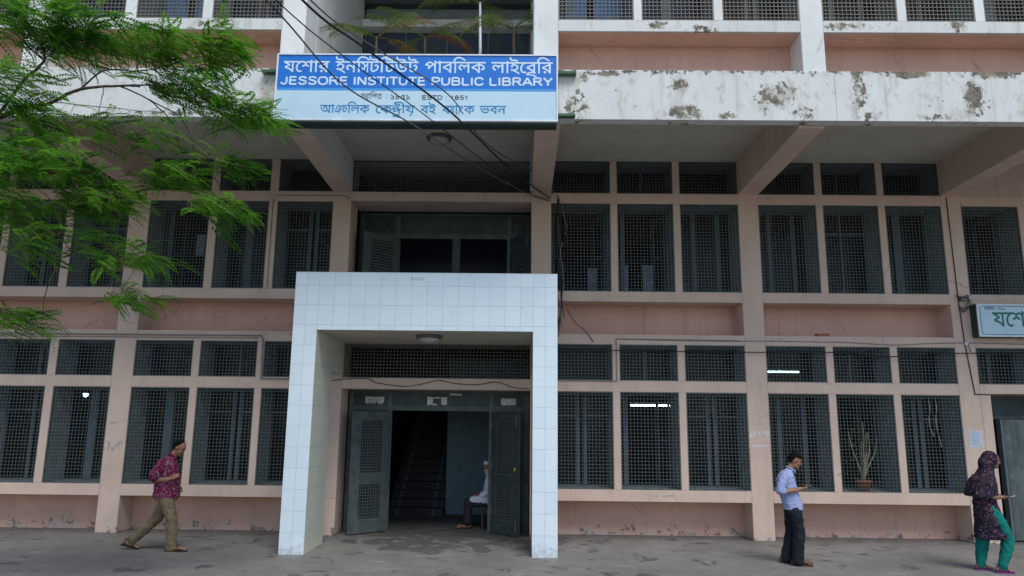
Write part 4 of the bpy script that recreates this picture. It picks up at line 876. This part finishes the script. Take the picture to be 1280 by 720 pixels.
# --- woman in headscarf
p3_=person('woman in dark printed headscarf and tunic with green trousers at the right edge',(7.14,-2.62,0),R(-8))
b=MB(); c,Rm,s=headparts(b,(.185,0,1.635),R(8),.96,R(-4))
limb(b,[(.05,0,1.44),(.13,0,1.56)],[.052,.048]); rings(b,[(.03,0,.86,.11,.15),(.02,0,1.1,.11,.13),(.01,0,1.3,.12,.15),(.02,0,1.38,.09,.15),(.05,0,1.44,.06,.07)])
limb(b,[(-.02,-.17,1.36),(-.15,-.21,1.13),(.08,-.20,1.10),(.215,-.17,1.105)],[.045,.040,.034,.025]); hand(b,(.215,-.17,1.105),(.95,.15,-.02),(.1,.5,.9),(0,.7,.5),.9,.92)
limb(b,[(-.0,.17,1.36),(-.05,.21,1.13),(.10,.12,1.08),(.20,.03,1.09)],[.045,.040,.034,.025]); hand(b,(.20,.03,1.09),(.95,-.25,0),(0,-.3,.9),(0,.6,.5),.9,.92)
limb(b,[(.05,-.10,.85),(.24,-.11,.46),(.11,-.10,.07)],[.08,.054,.034]); limb(b,[(0,.09,.85),(-.03,.09,.45),(-.09,.09,.07)],[.08,.054,.034])
foot(b,(.05,-.10,.022),(.25,-.11,.022)); foot(b,(-.14,.09,.022),(.05,.09,.022))
organic(b,'body','skin_dark',p3_,.0075,2); eyes(p3_,c,Rm,s)
m=MB(); rings(m,[(.10,0,.475,.275,.185),(.09,0,.56,.255,.19),(.065,0,.70,.21,.195),(.04,0,.85,.178,.19),(.02,0,1.0,.155,.17),(.015,0,1.15,.15,.175),(.01,0,1.3,.15,.19),(.02,0,1.40,.11,.15),(.05,0,1.45,.07,.08)])
limb(m,[(-.02,-.165,1.355),(-.10,-.20,1.22),(-.15,-.215,1.13),(.0,-.21,1.11)],[.066,.060,.058,.050]); limb(m,[(-.01,.165,1.355),(-.03,.20,1.22),(-.05,.215,1.13),(.03,.16,1.11)],[.066,.060,.058,.050])
organic(m,'tunic','navy_paisley_cotton',p3_,.011,1,.034,.065)
m=MB(); rings(m,[(-.02,0,1.10,.215,.245),(-.02,0,1.18,.205,.245),(-.0,0,1.28,.19,.235),(.02,0,1.36,.165,.20),(.055,0,1.43,.125,.14),(.085,0,1.50,.110,.108)])
limb(m,[(.085,0,1.48),(.10,0,1.54)],[.108,.104]); m.ell((.150,0,1.665),(.122,.100,.125),18,12); m.ell((.10,0,1.58),(.12,.10,.14),18,12)
sc=organic(m,'headscarf','navy_paisley_cotton',p3_,.010,2,.016,.08)
# the face opening: the scarf is cut away in front of the face
cut=MB().ell((.345,0,1.625),(.135,.16,.112),18,12).build('cutter','navy_paisley_cotton',None); cut.parent=p3_
bo=sc.modifiers.new('opening','BOOLEAN'); bo.operation='DIFFERENCE'; bo.object=cut; bo.solver='FAST' if 'FAST' in [e.identifier for e in bo.bl_rna.properties['solver'].enum_items] else 'EXACT'
bpy.context.view_layer.update(); dg=bpy.context.evaluated_depsgraph_get(); me=bpy.data.meshes.new_from_object(sc.evaluated_get(dg)); sc.modifiers.clear(); sc.data=me; bpy.data.objects.remove(cut)
m=MB(); rings(m,[(.04,0,.80,.15,.17),(.03,0,.9,.14,.16)]); limb(m,[(.05,-.105,.93),(.14,-.122,.74),(.20,-.105,.58),(.245,-.09,.47),(.195,-.095,.28),(.125,-.10,.09)],[.080,.096,.095,.092,.080,.064]); limb(m,[(0,.085,.82),(-.03,.09,.45),(-.065,.09,.25),(-.09,.09,.08)],[.11,.098,.082,.062])
organic(m,'trousers','teal_cotton',p3_,.010,1,.030,.055)
MB().tube([(.175+.0*i+.005*math.cos(i*math.pi/4),-.178+.031*math.cos(i*math.pi/4),1.105+.031*math.sin(i*math.pi/4)) for i in range(9)],.005,6).build('bracelet','gold',p3_,True)
sandal('sandal',p3_,(.03,-.10,.024),(.26,-.11,.024),'purple_rubber'); sandal('sandal',p3_,(-.16,.09,.024),(.06,.09,.024),'purple_rubber')
ph=tag(MB().box(-.055,.055,-.028,.028,-.004,.004).build('mobile_phone','paper'),'small pale phone held out by the woman in the headscarf','phone'); bevel(ph,.003); ph.location=on(p3_,.335,-.12,1.115); ph.rotation_euler=(R(6),R(-14),R(-8)); MB().box(-.047,.047,-.024,.024,.0041,.0045).build('screen','phone_black',ph)
# --- old man seated inside the doorway, facing left
p4_=person('seated old man in white cap and white kurta behind the right entrance door leaf',(-.56,1.20,0),R(180))
b=MB(); c,Rm,s=headparts(b,(.07,0,1.235),R(8),1.0); limb(b,[(.0,0,1.05),(.04,0,1.15)],[.055,.052]); rings(b,[(0,0,.50,.12,.16),(0,0,.8,.11,.15),(.0,0,.98,.10,.17),(.01,0,1.06,.06,.07)])
for sd in (-1,1):
    limb(b,[(0,sd*.17,.97),(.02,sd*.21,.74),(.20,sd*.14,.66),(.28,sd*.09,.655)],[.045,.04,.034,.026]); hand(b,(.28,sd*.09,.655),(.9,-sd*.3,-.1),(0,0,-1),(0,-sd,0),.5)
    limb(b,[(.02,sd*.10,.54),(.46,sd*.12,.52),(.46,sd*.12,.08)],[.08,.056,.036]); foot(b,(.42,sd*.12,.022),(.66,sd*.13,.022))
organic(b,'body','skin_brown',p4_,.008,2); eyes(p4_,c,Rm,s)
m=MB(); m.ell((.075,0,1.10),(.050,.050,.085),12,9); m.ell((.09,0,1.15),(.055,.062,.05),12,9); organic(m,'beard','grey_hair',p4_,.009,1)
MB().lathe(.062,0,[(.100,1.275),(.102,1.30),(.092,1.335),(.05,1.345),(0,1.346)],20).build('cap','white_cotton',p4_,True)
m=MB(); rings(m,[(.02,0,.50,.17,.19),(.02,0,.7,.15,.18),(.0,0,.9,.14,.19),(.0,0,1.0,.11,.18),(.01,0,1.06,.07,.075)])
for sd in (-1,1): limb(m,[(0,sd*.165,.965),(.02,sd*.21,.74),(.18,sd*.15,.665)],[.065,.062,.058]); limb(m,[(.03,sd*.10,.56),(.36,sd*.11,.565)],[.10,.085])
m.ell((.18,0,.58),(.22,.17,.055),16,9)
organic(m,'kurta','white_cotton',p4_,.011,1,.028,.06)
m=MB(); 
for sd in (-1,1): limb(m,[(.03,sd*.09,.53),(.46,sd*.11,.50),(.465,sd*.11,.30),(.46,sd*.11,.13)],[.10,.088,.088,.092])
m.ell((.46,0,.34),(.08,.12,.20),14,9); organic(m,'sarong','dark_check_cloth',p4_,.011,2,.015,.09)
for sd in (-1,1): sandal('sandal',p4_,(.40,sd*.12,.024),(.67,sd*.13,.024),'black_leather')
stl=thing('stool','dark wooden stool under the seated old man in the doorway','stool',(-.56,1.20,0)); o=MB().box(-.19,.19,-.19,.19,.40,.44).build('seat','dark_wood',stl); bevel(o,.005)
for a in (-1,1):
    for q in (-1,1): MB().box(a*.16-.02,a*.16+.02,q*.16-.02,q*.16+.02,0,.399).build('leg','dark_wood',stl)
# ================================================================ TREE
CL=[(-5.75,-6.20,6.85,0.68,0.31,72),(-4.88,-6.00,6.79,0.68,0.22,34),(-4.28,-5.80,6.68,0.56,0.24,44),(-3.75,-5.70,6.80,0.36,0.24,26),(-5.91,-6.30,5.95,0.36,0.35,36),(-5.62,-5.60,6.83,0.56,0.22,30),(-4.06,-5.70,6.23,0.56,0.20,40),(-3.57,-5.60,5.98,0.36,0.18,30),(-3.25,-5.50,5.92,0.20,0.08,10),(-5.58,-6.20,5.10,0.64,0.29,52),(-5.92,-6.00,5.63,0.45,0.23,22),(-5.16,-5.80,4.79,0.56,0.31,46),(-4.29,-5.60,5.14,0.38,0.16,22),(-3.61,-5.50,5.32,0.33,0.13,16),(-3.66,-5.50,4.72,0.38,0.16,22),(-5.61,-5.90,4.21,0.55,0.31,22),(-4.80,-5.60,4.11,0.51,0.22,24),(-4.71,-5.40,3.61,0.29,0.09,12),(-6.08,-5.60,3.29,0.38,0.16,24),(-5.85,-6.10,4.53,0.33,0.24,20),(-4.40,-5.90,5.53,0.45,0.20,14),(-5.05,-6.00,5.69,0.36,0.23,8),(-6.80,-6.40,6.40,0.64,0.82,40),(-6.58,-6.30,4.48,0.64,1.00,40),(-5.50,-6.30,7.62,1.18,0.27,40)]
BRN=[[(-9.0,-6.2,3.9,.10),(-8.4,-6.1,4.7,.07),(-7.62,-6.00,5.26,0.050),(-6.69,-6.00,5.52,0.036),(-6.14,-6.00,5.81,0.026),(-5.76,-6.00,5.89,0.022),(-5.39,-6.00,6.08,0.018),(-4.91,-6.00,6.13,0.014),(-4.66,-6.00,6.12,0.011)],
[(-6.36,-6.00,5.74,0.020),(-6.10,-5.97,6.23,0.018),(-5.92,-5.94,6.50,0.015),(-6.02,-5.91,6.80,0.012),(-5.91,-5.88,7.04,0.009),(-5.71,-5.85,7.26,0.006)],[(-6.02,-5.91,6.80,0.009),(-6.26,-5.97,7.03,0.006),(-6.45,-5.94,7.19,0.004)],[(-5.92,-5.94,6.50,0.008),(-5.74,-5.97,6.65,0.006),(-5.53,-5.94,6.79,0.004)],
[(-5.43,-6.0,6.05,0.012),(-5.20,-5.87,6.39,0.010),(-4.75,-5.74,6.47,0.007),(-4.26,-5.71,6.64,0.005),(-3.76,-5.68,6.73,0.003)],[(-4.95,-6.0,6.13,0.011),(-4.52,-5.87,6.20,0.008),(-4.11,-5.74,6.12,0.005),(-3.60,-5.71,6.02,0.004),(-3.14,-5.68,5.83,0.003)],
[(-4.92,-6.0,6.13,0.010),(-4.61,-5.87,6.02,0.008),(-4.36,-5.74,5.78,0.007),(-4.25,-5.71,5.46,0.006),(-4.14,-5.68,5.11,0.005),(-4.07,-5.65,4.79,0.003)],[(-4.61,-5.87,6.02,0.008),(-4.26,-5.77,5.83,0.007),(-4.07,-5.74,5.47,0.006),(-4.01,-5.71,5.00,0.005),(-3.83,-5.68,4.73,0.003),(-3.49,-5.65,4.63,0.002)],
[(-4.14,-5.75,5.57,0.005),(-3.82,-5.77,5.31,0.004),(-3.44,-5.74,5.21,0.002)],[(-5.70,-6.0,5.91,0.006),(-5.09,-5.87,5.91,0.005),(-4.49,-5.74,5.90,0.003)],[(-5.10,-6.0,6.12,0.006),(-5.20,-5.87,5.96,0.004),(-5.31,-5.74,5.88,0.003)],
[(-6.2,-6.0,5.80,0.010),(-5.97,-5.9,5.74,0.008),(-5.56,-5.77,5.67,0.007),(-5.26,-5.74,5.44,0.005),(-4.90,-5.71,5.11,0.003)],[(-5.97,-5.9,5.74,0.008),(-5.58,-5.77,5.40,0.006),(-5.44,-5.74,5.09,0.005),(-5.28,-5.71,4.82,0.004),(-5.20,-5.68,4.44,0.004),(-5.12,-5.65,4.24,0.003),(-4.86,-5.62,3.80,0.002),(-4.54,-5.59,3.56,0.002)],
[(-5.26,-5.74,5.44,0.004),(-5.08,-5.77,5.10,0.003),(-5.05,-5.74,4.81,0.002)],[(-9.0,-6.2,3.9,.06),(-7.8,-6.1,4.7,.035),(-6.77,-6.00,4.76,0.020),(-6.15,-5.97,4.46,0.014),(-5.84,-5.94,4.28,0.012),(-5.64,-5.91,4.17,0.010),(-5.49,-5.88,3.90,0.008),(-5.57,-5.85,3.69,0.006),(-5.61,-5.82,3.38,0.004),(-5.49,-5.79,3.15,0.003),(-5.29,-5.76,3.09,0.002)],
[(-5.64,-5.91,4.17,0.006),(-5.53,-5.97,4.23,0.005),(-5.43,-5.94,4.30,0.003)],[(-5.57,-5.85,3.69,0.004),(-5.50,-5.9,3.80,0.004),(-5.41,-5.94,3.87,0.003)],[(-9.0,-6.2,3.0,.04),(-7.4,-6.0,3.6,.02),(-6.34,-5.80,3.45,0.010),(-5.94,-5.77,3.31,0.005),(-5.69,-5.74,3.22,0.003)],[(-9,-6.2,4.6,.07),(-8.2,-6.3,6.0,.05),(-7.0,-6.3,7.0,.03),(-5.8,-6.3,7.6,.015),(-4.8,-6.3,7.75,.006)]]
T=thing('feathery_tree','bright green feathery leaved tree reaching in from the upper left in front of the facade','tree',(-9.1,-6.3,0))
off=Vector((9.1,6.3,0))
MB().tube(catmull([(0,0,-.1),(.02,0,.6),(-.05,.03,2.0),(.05,.06,3.2),(.1,.1,3.9),(.1,.1,4.7)],5),[.24,.235,.22,.2,.19,.18,.175,.17,.168,.165,.16,.158,.155,.152,.15,.146,.142,.138,.135,.132,.13,.12,.11,.10,.09,.08],12).build('trunk','bark',T,True)
tips=[]
for bl in BRN:
    p=catmull([Vector(q[:3])+off for q in bl],5); r=[]
    for i in range(len(p)):
        t=i/5; k=min(int(t),len(bl)-2); r.append(bl[k][3]+(bl[k+1][3]-bl[k][3])*(t-k))
    for i in range(1,len(p)-1): p[i]=p[i]+Vector((random.uniform(-1,1),random.uniform(-1,1),random.uniform(-1,1)))*.0068
    MB().tube(p,[max(.0028,x) for x in r],6).build('limb' if bl[0][3]>.03 else 'branch','bark' if bl[0][3]>.0065 else 'twig',T,True)
    tips+=[q for q in p if (q-off).x>-7.5]
def leaf_mesh(seed):
    r=random.Random(seed); m=MB(); L=r.uniform(.34,.46); n_=13; dr=r.uniform(.10,.30); bend=r.uniform(-.08,.08)
    P_=[Vector((L*t,bend*t*t,-dr*L*t*t+ .03*math.sin(t*3))) for t in [i/n_ for i in range(n_+1)]]
    for i in range(n_): 
        a,b=P_[i],P_[i+1]; m.add([a+Vector((0,.0014,0)),a-Vector((0,.0014,0)),b-Vector((0,.0010,0)),b+Vector((0,.0010,0))],[(0,1,2,3)])
    for i in range(1,n_+1):
        t=i/n_; pl=(.074*math.sin(math.pi*min(1,(.18+.86*t)))**.7+.012)*r.uniform(.9,1.08)
        for s in (-1,1):
            d=Vector((.62+.25*t,s*.80,-.10-r.uniform(0,.25))).normalized(); sd=d.cross(Vector((0,0,1))).normalized()*.0105
            q=1
            for j in range(q):
                a=P_[i]+d*pl*(j+.15)/q; e=P_[i]+d*pl*(j+.95)/q; mid=(a+e)/2; f_=1-.45*j/q
                m.add([a,mid+sd*1.25*f_+d*.003,e,mid-sd*1.25*f_+d*.003],[(0,1,2,3)])
    return m.mesh('leaf','feathery_leaf')
LM=[leaf_mesh(i) for i in range(7)]
rl=random.Random(21); places=[]
for (cx,cy,cz,rx,rz,n_) in CL:
    for _ in range(int(n_*(3.0 if cx>-6.4 and cz<7.3 else 1))):
        while True:
            a,b,c_=rl.uniform(-1,1),rl.uniform(-1,1),rl.uniform(-1,1)
            if a*a+b*b+c_*c_<1: break
        pos=Vector((cx+a*rx,cy+b*(.45),cz+c_*rz)); az=rl.gauss(0,.75) if rl.random()<.86 else rl.uniform(-3.1,3.1)
        rot=Euler((rl.gauss(0,.55),R(rl.gauss(4,15)),az),'XYZ'); sc_=rl.uniform(.75,1.15)
        vis=cx>-6.4 and cz<7.3
        places.append((pos+off-Vector((.15,0,0)),rot,sc_,rl.randrange(7),vis))
rl.shuffle(places); places.sort(key=lambda q:(not q[4],-q[2]))
bulk=MB(); tw=MB()
for i,(pos,rot,sc_,k,vis) in enumerate(places):
    if i<300:
        o=link('leaf',LM[k],T,pos,rot); o.scale=(sc_,)*3
    else:
        Mx=Matrix.LocRotScale(pos,rot,Vector((sc_,)*3)); me=LM[k]; bulk.add([Mx@v.co for v in me.vertices],[tuple(p.vertices) for p in me.polygons])
    if vis or i%3==0:
        best=min(tips,key=lambda q:(q-pos).length)
        if (best-pos).length<.55: tw.tube(catmull([best,best.lerp(pos,.5)+Vector((0,0,.03)),pos],2),.0022,3,cap=False)
bulk.build('foliage','feathery_leaf',T,kind='stuff'); tw.build('twigs','twig',T,kind='stuff')
# a few fallen leaves and grit on the ground
